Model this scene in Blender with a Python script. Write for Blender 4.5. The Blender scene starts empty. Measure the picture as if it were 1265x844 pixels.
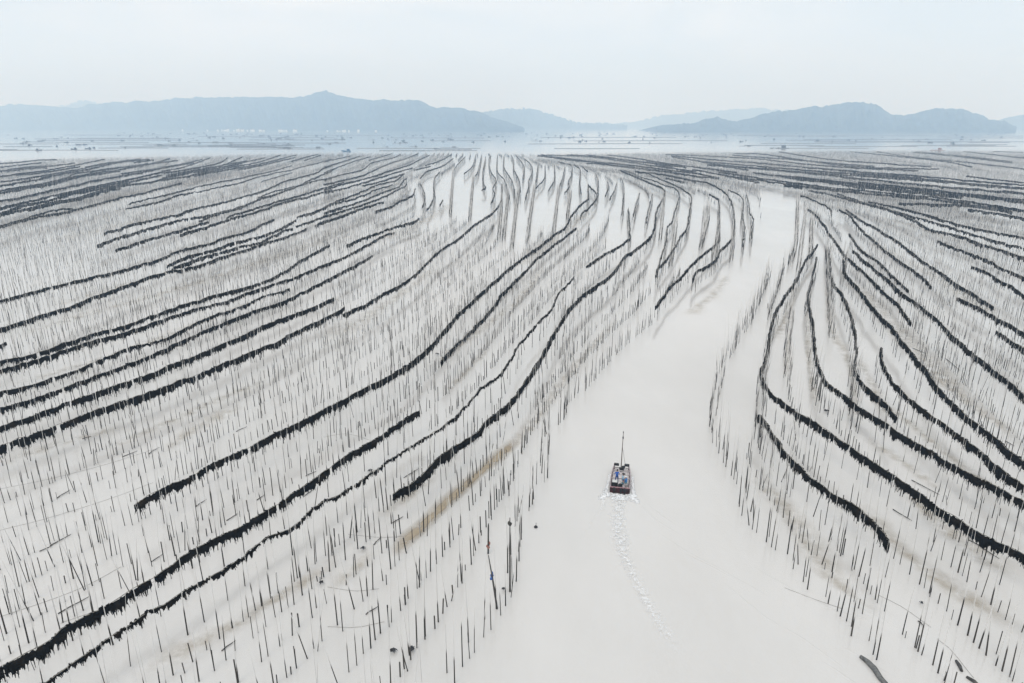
import bpy, bmesh, math, random
import numpy as np
from mathutils import Vector, Matrix

random.seed(7)
rng = np.random.default_rng(7)
R = math.radians
S = bpy.context.scene
COL = S.collection

# ------------------------------------------------------------------ camera, sky, sun, exposure
CAM_H, F_PX, HORIZON = 40.0, 843.0, 154.0          # drone height, focal length and horizon row in photo pixels
PITCH = math.atan((422.0 - HORIZON) / F_PX)
cam_d = bpy.data.cameras.new("camera")
cam_d.lens, cam_d.sensor_width = 24.0, 36.0
cam_d.clip_start, cam_d.clip_end = 0.5, 60000.0
cam = bpy.data.objects.new("camera", cam_d)
cam.location = (0, 0, CAM_H)
cam.rotation_euler = (R(90) - PITCH, 0, 0)
COL.objects.link(cam)
S.camera = cam

SUN_EL, SUN_AZ = R(55), R(205)
W = bpy.data.worlds.new("World")
S.world = W
W.use_nodes = True
nt = W.node_tree
nt.nodes.clear()
N = nt.nodes.new
out = N("ShaderNodeOutputWorld")
sky = N("ShaderNodeTexSky")
sky.sky_type = 'NISHITA'
sky.sun_disc = False
sky.sun_elevation, sky.sun_rotation = SUN_EL, SUN_AZ
bg_sky = N("ShaderNodeBackground"); bg_sky.inputs[1].default_value = 0.10
nt.links.new(sky.outputs[0], bg_sky.inputs[0])
tc = N("ShaderNodeTexCoord")
mp = N("ShaderNodeMapping"); mp.inputs['Scale'].default_value = (1.0, 1.0, 4.0)
nt.links.new(tc.outputs['Generated'], mp.inputs[0])
nz = N("ShaderNodeTexNoise"); nz.inputs['Scale'].default_value = 2.3; nz.inputs['Distortion'].default_value = .6; nz.inputs['Detail'].default_value = 6; nz.inputs['Roughness'].default_value = .52
nt.links.new(mp.outputs[0], nz.inputs['Vector'])
rp = N("ShaderNodeValToRGB")
rp.color_ramp.elements[0].position, rp.color_ramp.elements[1].position = .36, .60
rp.color_ramp.elements[0].color = (.645, .715, .775, 1)
rp.color_ramp.elements[1].color = (.865, .872, .878, 1)
nt.links.new(nz.outputs[0], rp.inputs[0])
bg_cloud = N("ShaderNodeBackground"); bg_cloud.inputs[1].default_value = 1.16
sx = N("ShaderNodeSeparateXYZ"); nt.links.new(tc.outputs['Generated'], sx.inputs[0])
hm_ = N("ShaderNodeMapRange"); hm_.inputs['From Min'].default_value = .0; hm_.inputs['From Max'].default_value = .24
hm_.inputs['To Min'].default_value = .85; hm_.inputs['To Max'].default_value = 0.0; hm_.interpolation_type = 'SMOOTHSTEP'
nt.links.new(sx.outputs['Z'], hm_.inputs['Value'])
low = N("ShaderNodeMix"); low.data_type = 'RGBA'; low.inputs[7].default_value = (.66, .78, .93, 1)   # paler, bluer air low over the bay
nt.links.new(hm_.outputs[0], low.inputs[0]); nt.links.new(rp.outputs[0], low.inputs[6])
nt.links.new(low.outputs[2], bg_cloud.inputs[0])
mx = N("ShaderNodeMixShader"); mx.inputs[0].default_value = .93
nt.links.new(bg_sky.outputs[0], mx.inputs[1]); nt.links.new(bg_cloud.outputs[0], mx.inputs[2])
nt.links.new(mx.outputs[0], out.inputs[0])

sun_d = bpy.data.lights.new("sun", 'SUN')
sun_d.energy, sun_d.angle, sun_d.color = 0.75, R(25), (1, .96, .90)
sun = bpy.data.objects.new("sun", sun_d)
sun.rotation_euler = (R(90) - SUN_EL, 0, math.pi - SUN_AZ)
COL.objects.link(sun)

S.view_settings.view_transform = 'Standard'
S.view_settings.look = 'None'
S.view_settings.gamma = 1
S.view_settings.exposure = 0.10
S.render.engine = 'CYCLES'
S.cycles.use_denoising = True
S.cycles.max_bounces = 8
S.cycles.diffuse_bounces = 2
S.cycles.glossy_bounces = 2
S.cycles.volume_bounces = 5
S.cycles.transparent_max_bounces = 12

# ------------------------------------------------------------------ helpers
SP, CP = math.sin(PITCH), math.cos(PITCH)

def at(px, py, z=0.0):
    """The place at height z that the photo shows at pixel (px, py)."""
    u, v = (px - 632.5) / F_PX, (422.0 - py) / F_PX
    d = Vector((u, CP + v * SP, -SP + v * CP))
    t = (z - CAM_H) / d.z
    return Vector((d.x * t, d.y * t, z))

def at_far(px, py, dist):
    """The place at distance dist along y that the photo shows at pixel (px, py)."""
    u, v = (px - 632.5) / F_PX, (422.0 - py) / F_PX
    d = Vector((u, CP + v * SP, -SP + v * CP))
    t = dist / d.y
    return Vector((d.x * t, dist, CAM_H + d.z * t))

def to_px(x, y, z=0.0):
    z = z - CAM_H
    f = y * CP - z * SP
    up = y * SP + z * CP
    return 632.5 + F_PX * x / f, 422.0 - F_PX * up / f

def in_poly(px, py, poly):
    px, py = np.asarray(px, float), np.asarray(py, float)
    r = np.zeros(px.shape, bool)
    j = len(poly) - 1
    for i in range(len(poly)):
        xi, yi = poly[i]; xj, yj = poly[j]
        if yi != yj:
            r ^= ((yi > py) != (yj > py)) & (px < (xj - xi) * (py - yi) / (yj - yi) + xi)
        j = i
    return r

def tag(o, label=None, cat=None, group=None, kind=None):
    if label: o['label'] = label
    if cat: o['category'] = cat
    if group: o['group'] = group
    if kind: o['kind'] = kind
    return o

def link(name, me, mat=None, parent=None):
    o = bpy.data.objects.new(name, me)
    COL.objects.link(o)
    if mat is not None and me is not None and not me.materials:
        me.materials.append(mat)
    if parent: o.parent = parent
    return o

def empty(name, loc=(0, 0, 0), rz=0.0):
    o = bpy.data.objects.new(name, None)
    o.location = loc
    o.rotation_euler = (0, 0, rz)
    o.empty_display_size = .3
    COL.objects.link(o)
    return o

def mesh_np(name, verts, faces, smooth=False):
    """verts (n,3) and quads (m,4) as arrays -> mesh."""
    verts = np.asarray(verts, np.float32); faces = np.asarray(faces, np.int32)
    me = bpy.data.meshes.new(name)
    me.vertices.add(len(verts)); me.vertices.foreach_set("co", verts.ravel())
    k = faces.shape[1]
    me.loops.add(faces.size); me.loops.foreach_set("vertex_index", faces.ravel())
    me.polygons.add(len(faces))
    me.polygons.foreach_set("loop_start", np.arange(0, faces.size, k, dtype=np.int32))
    me.polygons.foreach_set("loop_total", np.full(len(faces), k, np.int32))
    if smooth:
        me.polygons.foreach_set("use_smooth", np.ones(len(faces), bool))
    me.update(calc_edges=True)
    me.validate()
    return me

class MB:
    """Collects simple solids into one mesh."""
    def __init__(s): s.v, s.f = [], []
    def add(s, v, f):
        b = len(s.v); s.v += [tuple(p) for p in v]; s.f += [tuple(i + b for i in q) for q in f]
    def box(s, c, d, rz=0.0, taper=1.0):
        m = Matrix.Rotation(rz, 3, 'Z'); v = []
        for sz in (-1, 1):
            k = taper if sz > 0 else 1.0
            for sx, sy in ((-1, -1), (1, -1), (1, 1), (-1, 1)):
                v.append(Vector(c) + m @ Vector((sx * d[0] / 2 * k, sy * d[1] / 2 * k, sz * d[2] / 2)))
        s.add(v, [(3, 2, 1, 0), (4, 5, 6, 7), (0, 1, 5, 4), (1, 2, 6, 5), (2, 3, 7, 6), (3, 0, 4, 7)])
    def tube(s, pts, rad, n=6):
        pts = [Vector(p) for p in pts]
        if not hasattr(rad, '__len__'): rad = [rad] * len(pts)
        rings = []
        for i, p in enumerate(pts):
            t = (pts[min(i + 1, len(pts) - 1)] - pts[max(i - 1, 0)]).normalized()
            a = t.cross(Vector((0, 0, 1)) if abs(t.z) < .9 else Vector((1, 0, 0))).normalized()
            b = t.cross(a)
            rings.append([p + (a * math.cos(k * 2 * math.pi / n) + b * math.sin(k * 2 * math.pi / n)) * rad[i] for k in range(n)])
        v = [p for r in rings for p in r]; f = []
        for i in range(len(pts) - 1):
            for k in range(n):
                f.append((i * n + k, i * n + (k + 1) % n, (i + 1) * n + (k + 1) % n, (i + 1) * n + k))
        f.append(tuple(range(n - 1, -1, -1))); f.append(tuple((len(pts) - 1) * n + k for k in range(n)))
        s.add(v, f)
    def blob(s, c, d, rough=.2, seg=8, ring=5, flat=False):
        v, f = [], []
        for i in range(ring + 1):
            th = math.pi * i / ring
            for k in range(seg):
                ph = 2 * math.pi * k / seg
                q = 1 + random.uniform(-rough, rough)
                v.append((c[0] + d[0] * math.sin(th) * math.cos(ph) * q, c[1] + d[1] * math.sin(th) * math.sin(ph) * q, c[2] + d[2] * math.cos(th)))
        for i in range(ring):
            for k in range(seg):
                f.append((i * seg + k, (i + 1) * seg + k, (i + 1) * seg + (k + 1) % seg, i * seg + (k + 1) % seg))
        s.add(v, f)
    def mesh(s, name, smooth=False):
        me = bpy.data.meshes.new(name); me.from_pydata(s.v, [], s.f)
        if smooth:
            for p in me.polygons: p.use_smooth = True
        me.update()
        return me
    def build(s, name, mat, parent=None, smooth=False):
        return link(name, s.mesh(name, smooth), mat, parent)

def mat(name, col, rough=.6, col2=None, scale=3.0, lo=.35, hi=.65, spec=.3, bump=0.0, bscale=8.0, coord='Object', stretch=(1, 1, 1)):
    m = bpy.data.materials.new(name); m.use_nodes = True
    t = m.node_tree; b = t.nodes['Principled BSDF']
    b.inputs['Base Color'].default_value = (*col, 1)
    b.inputs['Roughness'].default_value = rough
    b.inputs['Specular IOR Level'].default_value = spec
    c = t.nodes.new('ShaderNodeTexCoord'); mm = t.nodes.new('ShaderNodeMapping'); mm.inputs['Scale'].default_value = stretch
    t.links.new(c.outputs[coord], mm.inputs[0])
    if col2:
        n = t.nodes.new('ShaderNodeTexNoise'); n.inputs['Scale'].default_value = scale; n.inputs['Detail'].default_value = 4
        t.links.new(mm.outputs[0], n.inputs['Vector'])
        r = t.nodes.new('ShaderNodeValToRGB')
        r.color_ramp.elements[0].position, r.color_ramp.elements[1].position = lo, hi
        r.color_ramp.elements[0].color, r.color_ramp.elements[1].color = (*col, 1), (*col2, 1)
        t.links.new(n.outputs[0], r.inputs[0]); t.links.new(r.outputs[0], b.inputs['Base Color'])
    if bump:
        n = t.nodes.new('ShaderNodeTexNoise'); n.inputs['Scale'].default_value = bscale; n.inputs['Detail'].default_value = 3
        t.links.new(mm.outputs[0], n.inputs['Vector'])
        bp = t.nodes.new('ShaderNodeBump'); bp.inputs['Strength'].default_value = bump; bp.inputs['Distance'].default_value = .1
        t.links.new(n.outputs[0], bp.inputs['Height']); t.links.new(bp.outputs[0], b.inputs['Normal'])
    return m

M_SEAWEED = mat('seaweed', (.006, .0055, .005), .8, (.030, .021, .013), 1.1, .5, .8, spec=.04)
M_ROPE = mat('rope', (.16, .15, .13), .9, (.30, .28, .24), 2.0)
M_DRIFT = mat('driftwood', (.035, .032, .028), .8, (.12, .115, .105), 2.0)
M_TANGLE = mat('net_tangle', (.02, .02, .022), .8, (.06, .06, .065), 3.0)
M_HILL = mat('wooded_hill', (.006, .018, .024), .95, (.04, .06, .065), .009, .38, .62, spec=.02)
M_HOUSE = mat('white_render', (.78, .77, .74), .8, (.62, .61, .58), .05, spec=.1)
M_ROOF = mat('grey_roof', (.18, .15, .14), .8, (.28, .23, .20), .1, spec=.1)
M_BOATFAR = mat('far_boat_paint', (.02, .035, .06), .6, (.06, .07, .10), .2)
M_RAFT = mat('raft_timber', (.10, .11, .13), .8, (.17, .17, .18), .2)

# poles: dark wet foot, pale dry upper half (a stain that follows each pole's own tide mark)
M_POLE = bpy.data.materials.new('bamboo'); M_POLE.use_nodes = True
t = M_POLE.node_tree; b = t.nodes['Principled BSDF']
b.inputs['Roughness'].default_value = .75; b.inputs['Specular IOR Level'].default_value = .2
a = t.nodes.new('ShaderNodeAttribute'); a.attribute_name = 'tint'
t.links.new(a.outputs['Color'], b.inputs['Base Color'])

# ------------------------------------------------------------------ water: one sheet to the horizon
M_WATER = bpy.data.materials.new('milky_water'); M_WATER.use_nodes = True
t = M_WATER.node_tree; b = t.nodes['Principled BSDF']
b.inputs['Roughness'].default_value = .07; b.inputs['IOR'].default_value = 1.4; b.inputs['Specular IOR Level'].default_value = .8
c = t.nodes.new('ShaderNodeTexCoord')
def noise(scale, detail=4, stretch=(1, 1, 1), rough=.5):
    mm = t.nodes.new('ShaderNodeMapping'); mm.inputs['Scale'].default_value = stretch
    t.links.new(c.outputs['Object'], mm.inputs[0])
    n = t.nodes.new('ShaderNodeTexNoise'); n.inputs['Scale'].default_value = scale
    n.inputs['Detail'].default_value = detail; n.inputs['Roughness'].default_value = rough
    t.links.new(mm.outputs[0], n.inputs['Vector'])
    return n.outputs[0]
def ramp(src, p0, c0, p1, c1):
    r = t.nodes.new('ShaderNodeValToRGB')
    r.color_ramp.elements[0].position, r.color_ramp.elements[1].position = p0, p1
    r.color_ramp.elements[0].color, r.color_ramp.elements[1].color = (*c0, 1), (*c1, 1)
    t.links.new(src, r.inputs[0])
    return r.outputs[0]
def mixc(fac, A, B):
    m = t.nodes.new('ShaderNodeMix'); m.data_type = 'RGBA'
    for s, v in ((m.inputs[0], fac), (m.inputs[6], A), (m.inputs[7], B)):
        if isinstance(v, tuple): s.default_value = (*v, 1)
        else: t.links.new(v, s)
    return m.outputs[2]
base = ramp(noise(.035, 5, (1, .45, 1), .6), .3, (.600, .580, .553), .70, (.71, .690, .666))
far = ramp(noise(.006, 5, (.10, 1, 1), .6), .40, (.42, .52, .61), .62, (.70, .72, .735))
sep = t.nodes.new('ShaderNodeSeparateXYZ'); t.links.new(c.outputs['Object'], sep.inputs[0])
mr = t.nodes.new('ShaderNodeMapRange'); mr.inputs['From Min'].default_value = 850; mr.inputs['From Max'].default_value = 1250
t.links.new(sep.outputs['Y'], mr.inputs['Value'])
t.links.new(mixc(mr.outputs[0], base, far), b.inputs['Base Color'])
bp = t.nodes.new('ShaderNodeBump'); bp.inputs['Strength'].default_value = .22; bp.inputs['Distance'].default_value = .12
t.links.new(noise(1.7, 4, (1, .55, 1), .6), bp.inputs['Height']); t.links.new(bp.outputs[0], b.inputs['Normal'])
g = MB(); g.add([(-14000, -600, 0), (14000, -600, 0), (14000, 14000, 0), (-14000, 14000, 0)], [(0, 1, 2, 3)])
tag(g.build('water', M_WATER), kind='structure')

# ------------------------------------------------------------------ hills across the bay
def ridge(name, pts, d0, d1, back, seed):
    """A long hill whose crest line runs through the traced skyline, with slopes, spurs and gullies fore and aft."""
    r = np.random.default_rng(seed)
    xs = np.linspace(pts[0][0], pts[-1][0], 420)
    ys = np.interp(xs, [p[0] for p in pts], [p[1] for p in pts])
    ys = ys + np.interp(xs, np.linspace(xs[0], xs[-1], 90), r.normal(0, .75, 90)) + np.interp(xs, np.linspace(xs[0], xs[-1], 230), r.normal(0, .5, 230))
    rows = 25
    V = []
    for j in range(rows):
        s = j / (rows - 1) * 2 - 1                          # -1 shore in front, +1 far foot
        for i, (px, py) in enumerate(zip(xs, ys)):
            d = d0 + (d1 - d0) * (i / 419)
            p = at_far(px, py, d)
            h = max(p.z, 0.0)
            k = (1 - abs(s)) ** 1.15
            spur = .26 * math.sin(px * .11 + seed + 3 * s) + .2 * math.sin(px * .27 + seed * 2 - 5 * s) + .12 * math.sin(px * .6 + 9 * s)
            z = h * k * (1 + spur * (1 - k) * 1.6)
            y = d + s * back
            V.append((p.x * y / d if s < 0 else p.x, y, z - 3 if abs(s) > .99 else z))
    n = len(xs)
    F = [(j * n + i, j * n + i + 1, (j + 1) * n + i + 1, (j + 1) * n + i) for j in range(rows - 1) for i in range(n - 1)]
    return tag(link(name, mesh_np(name, V, F, True), M_HILL), kind='structure')

ridge('hills', [(-90, 140), (0, 131), (20, 129), (45, 130), (60, 132), (90, 133), (120, 130), (140, 126), (180, 125), (220, 122), (250, 121),
      (300, 120), (340, 120), (365, 121), (385, 117), (403, 112), (415, 117), (430, 121), (460, 124), (500, 124), (520, 124), (530, 130),
      (540, 134), (570, 133), (590, 139), (610, 145), (630, 152), (648, 158)], 6600, 4700, 800, 1)
ridge('hills', [(20, 140), (80, 131), (100, 124), (115, 126), (140, 134), (200, 140)], 8600, 8600, 500, 2)
ridge('hills', [(560, 146), (600, 138), (625, 134), (660, 135), (680, 141), (700, 148), (715, 152), (745, 152), (775, 155)], 6700, 6700, 500, 3)
ridge('hills', [(735, 155), (780, 151), (810, 144), (850, 140), (890, 136), (940, 134), (980, 137), (1060, 142), (1140, 150)], 8800, 8800, 400, 4)
ridge('hills', [(812, 158), (825, 154), (860, 152), (870, 148), (885, 145), (900, 149), (915, 152), (930, 146), (945, 141), (960, 138), (990, 136),
      (1005, 131), (1020, 132), (1045, 127), (1065, 126), (1085, 131), (1100, 140), (1120, 143), (1140, 137), (1160, 134), (1185, 135),
      (1210, 142), (1225, 149), (1240, 150), (1256, 158)], 4500, 4300, 700, 5)
ridge('hills', [(1205, 156), (1225, 150), (1245, 146), (1265, 142), (1300, 138), (1360, 146)], 6000, 6000, 500, 6)

# ------------------------------------------------------------------ traced seaweed curtains (photo pixels of the band's middle)
# (label or None, zone, thickness, points)
Z_ = {'nl': 'seaweed curtains left of the channel', 'ml': 'seaweed curtains across the left field', 'ul': 'stripes of the upper left field',
      'tl': 'far curtains at the top left', 'tc': 'curtains running to the head of the channel', 'md': 'thin end-on curtains near the bay mouth',
      'tr': 'far dense curtains right of the bay mouth', 'mr': 'curtains across the right field', 'nr': 'seaweed curtains right of the channel'}
ROWS = [
 ('longest thick black curtain sweeping in from the lower left corner, notched by small gaps', 'nl', 1.0, [(-40,855),(0,834),(20,826),(50,808),(83,783),(113,766),(143,748),(179,727),(206,713),(246,685),(299,654),(349,624),(388,599),(427,571),(466,546),(503,521),(518,511)]),
 ('thin ragged curtain trailing beside the longest thick curtain near the lower left corner', 'nl', .30, [(40,862),(76,840),(100,825),(126,806),(149,790),(176,771),(216,748),(246,727),(296,697),(332,670),(362,657),(388,635),(403,624),(420,615),(460,584),(496,561),(539,534),(573,506),(599,481),(619,466),(646,421),(676,390),(692,363),(709,343)]),
 ('long bending black curtain from a blunt end in open water to the bay', 'nl', 1.0, [(168,629),(199,612),(232,596),(276,574),(309,559),(345,539),(392,516),(440,491),(483,468),(516,445),(543,418),(563,396),(586,373),(619,342),(646,321),(666,307),(683,293),(698,282),(706,268),(716,255),(726,247),(727,240),(726.5,228)]),
 ('curtain running close inside the long bending one, ending at a frayed tip', 'nl', .9, [(546,451),(566,428),(586,408),(606,386),(622,365),(646,340),(666,319),(689,301),(712,283)]),
 ('short hooked curtain above the inner one, doubling back at its top', 'nl', .8, [(717,270),(719,265),(729,256),(737,245.5),(737,240),(731,233),(726.5,229)]),
 ('thick S-shaped black curtain nearest the tan silt streak and the channel', 'nl', 1.1, [(484,617),(510,602),(543,572),(579,546),(599,524),(629,503),(646,481),(662,455),(679,425),(689,406),(709,378),(735,357),(757,340),(771,319),(783,311),(796,302),(804,293),(809,281),(810,266),(814,255),(820,245),(821,237),(816,232),(803,227),(790,221),(778,216),(766,211)]),
 ('thin curtain bent like a crook, second from the bright head of the channel', 'tc', .6, [(811,343),(818.5,313),(823,296),(825,281),(831,273),(834,260),(838,248),(839,241),(833,233),(819,229),(806,223),(793,220),(780,214),(770,211)]),
 ('curtain bent like a crook with a thick straight lower end by the channel head', 'tc', .85, [(811,335),(820,325),(830,312),(840,295),(849,281),(851,267),(854,245),(847,237),(835,230),(820,224),(800,215),(786,212)]),
 ('long hooked curtain reaching furthest down the left bank of the channel', 'tc', .9, [(808,382),(825,360),(840,345),(852,332),(867,317),(882,306),(889,293),(888,280),(888,250),(885,246),(876,241)]),
 ('hooked curtain with a thick short foot on the bank where the channel narrows', 'tc', .95, [(857,347),(860,338),(877,328),(885,321),(892,308),(905,295),(907,275),(905,255),(900,244),(890,235),(875,227),(857,224),(837,220),(822,217)]),
 ('small hooked curtain dangling beside the narrow head of the channel', 'tc', .5, [(899,235),(910,240),(917,246),(918,257),(917,270),(920,282),(917,305)]),
 ('outermost tiny crooked curtain standing in the bright head of the channel', 'tc', .45, [(922,241),(925,252),(926,262),(930,271),(929,282),(928,295)]),
 ('short thick curtain with a thin vertical tail, inside the S-shaped one', 'tc', .9, [(725,331),(745,317),(765,306),(777,296),(778,286),(776,259)]),
 ('thin upright curtain just above the short thick one', 'tc', .35, [(767,219),(770.5,231),(770,250),(768,266)]),
 ('uppermost long curtain of the left field, joining a parallel pair at its top end', 'ml', .95, [(-40,388),(0,375),(43,363),(83,353),(133,341),(165,332),(193,324),(206,319),(232,309),(259,303),(276,296),(305,288),(326,278),(340,272)]),
 ('curtain with a turned back loop at its lower end, middle of the parallel sheaf', 'ml', .8, [(206,331),(230,319),(250,314),(270,308),(286,302),(300,299),(320,294),(341,286),(356,278),(366,273)]),
 ('short curtain continuing up from the looped one after a small gap', 'ml', .8, [(367,270),(381,265),(396,260),(410,252)]),
 ('curtain lying just under the looped one in the parallel sheaf', 'ml', .8, [(213,333),(234,326),(255,319),(275,314),(293,308),(313,303),(338,294),(349.5,287),(362,283)]),
 ('short piece carrying on above the curtain under the looped one', 'ml', .75, [(366,281),(383,275.5),(396,270),(410,265.5)]),
 ('second long curtain from the top of the left field, lowest of the parallel sheaf', 'ml', 1.0, [(-40,424),(0,411),(40,398),(76,385),(123,368),(153,356),(199,341),(246,330),(276,319),(300,312),(323,304),(349.5,295),(373,287),(378.6,284)]),
 ('upper one of the tightly paired curtains on the left edge', 'ml', .9, [(-40,462),(0,451),(50,438),(103,420),(163,403),(216,383),(276,365),(319,353),(352,337),(375,322),(408,304)]),
 ('lower one of the tightly paired curtains on the left edge, running on much further', 'ml', .9, [(-40,472),(0,461),(40,449.6),(100,431),(159,413),(219,393),(276,375),(325,358),(365,345),(392,333),(427,319),(450,306),(473,293),(488,289)]),
 ('thinner frayed curtain under the tight pair, ending mid field', 'ml', .7, [(-40,500),(0,489),(43,479),(100,459.5),(156,436),(206,420),(252,398),(292,383),(325,370),(358.6,360)]),
 ('brownish uneven curtain between the frayed one and the thick straight ones', 'ml', .8, [(-40,521),(0,509),(50,494),(103,474.5),(149,458),(186,443),(232,421),(266,406),(305,390),(349,375),(385,358),(400,350.6),(430,334),(461,318)]),
 ('thick straight curtain ending in an upright twig, upper of the two lowest', 'ml', 1.05, [(-40,545),(0,532),(40,519),(83,503),(133,484),(183,468),(232,448),(279,428),(319,410),(362,391.5),(413,371)]),
 ('lowest thick curtain of the left field above the silt patches', 'ml', 1.05, [(-40,570),(0,556),(43,541),(86,526),(126,511),(173,494),(216,478),(259,463),(292,448),(332,429.6),(372,410),(420,387),(426,382)]),
 ('long smooth curtain climbing through bare poles to the bright flats', 'ml', .95, [(425,392),(453,378),(483,361.6),(513,341),(543,312),(566,297.5),(586,279),(606,266),(617.5,253),(620,244),(620,228)]),
 ('stub of curtain poking in at the left edge of the field', 'ml', .8, [(-20,440),(0,430),(7,425)]),
 ('ragged curtain in two steps above the lower paired curtain', 'ml', .9, [(428,306),(439,300),(457,293),(475,287),(494,279.6),(511,275),(518,271)]),
 ('thick curtain at the tip of the parallel sheaf', 'ml', .9, [(390,280),(400,275),(417,270),(435.6,263),(454,256),(474,250)]),
 ('curtain curling upward at its end beside the bright flats', 'ml', .85, [(462.6,262.5),(481,257),(494,250),(509.5,242),(513,234)]),
 ('first curtain of the four close stripes under the bay', 'ul', .8, [(400,257.5),(406,254),(421,247.6),(438,241),(457,233),(468,228),(488,224),(499,215)]),
 ('second of the four close stripes, hooked at the end', 'ul', .8, [(400,264),(418.5,258),(440,252),(460,244),(474,238),(491,232.6),(497,225.5),(503,220.5)]),
 ('lowest of the four close stripes, hooked at the end', 'ul', .8, [(400,268.5),(421,262.5),(447,254),(471,245.4),(488,237),(501,230),(502,222)]),
 ('short straight stripe inside the four close stripes', 'ul', .75, [(414,252),(428,249),(447,243),(464,235.5),(485,229)]),
 ('top curtain of three with blunt lower ends in the upper left field', 'ul', .85, [(128,289),(156,281),(189,273),(219,266),(246,258),(280,250),(303,243),(326,236.5),(340,230),(354,224),(373,219),(391,214),(399,209),(410,205)]),
 ('middle curtain of three with blunt lower ends in the upper left field', 'ul', .85, [(121,304),(156,292.5),(186,283),(225,273),(250,269),(275,263),(300,255.6),(320,247),(341,240.6),(366,231.5),(388,220.7),(410,211.6)]),
 ('short doubling strip under the middle blunt curtain', 'ul', .7, [(246,274),(266,266.5),(300,257.5)]),
 ('lowest curtain of three with blunt lower ends in the upper left field', 'ul', .85, [(143,311),(179,299),(200,293),(225,285.5),(258,275.5)]),
 ('curtain overlapping the lowest blunt one and running on to the bay', 'ul', .85, [(222,291),(245,285),(266,278),(283,272),(306,265.6),(330,258),(350,251),(373,245.6),(391,240.6),(410,235)]),
 ('stripe between the overlapping curtain and the close stripes', 'ul', .75, [(280,270),(303,262),(326,255),(350,248),(376,240.6),(396,234),(425,226)]),
 ('curtain tucked above the middle blunt curtain', 'ul', .7, [(318,245),(343,236),(369.5,230),(384,225.7),(410,220)]),
 ('thin straight curtain with a blunt end over the bare pole field', 'ul', .75, [(159,253),(189,245),(220,238),(241.5,232),(266,226.5),(293,221.5),(316,216.5),(341,211),(360,205)]),
 ('curtain with a kink, just below the thin straight one', 'ul', .75, [(156,259),(200,249),(220,242),(243,238),(271,232),(298,226),(319.6,219),(341,214),(361,210),(373,206.6),(391,202.4),(410,196.6)]),
 ('faint short stripe under the kinked curtain', 'ul', .5, [(323,225),(343,219),(361,214)]),
 ('forked curtain at the left edge, lowest of the far left stripes', 'ul', .9, [(-30,287),(0,280.5),(17,275.5),(36.5,271),(63,266),(93,260),(123,252),(146,246),(176,239),(200,233),(225,226.5)]),
 ('upper prong of the forked curtain at the left edge', 'ul', .7, [(27,273),(46.5,266),(66,261),(90,258)]),
]
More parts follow.
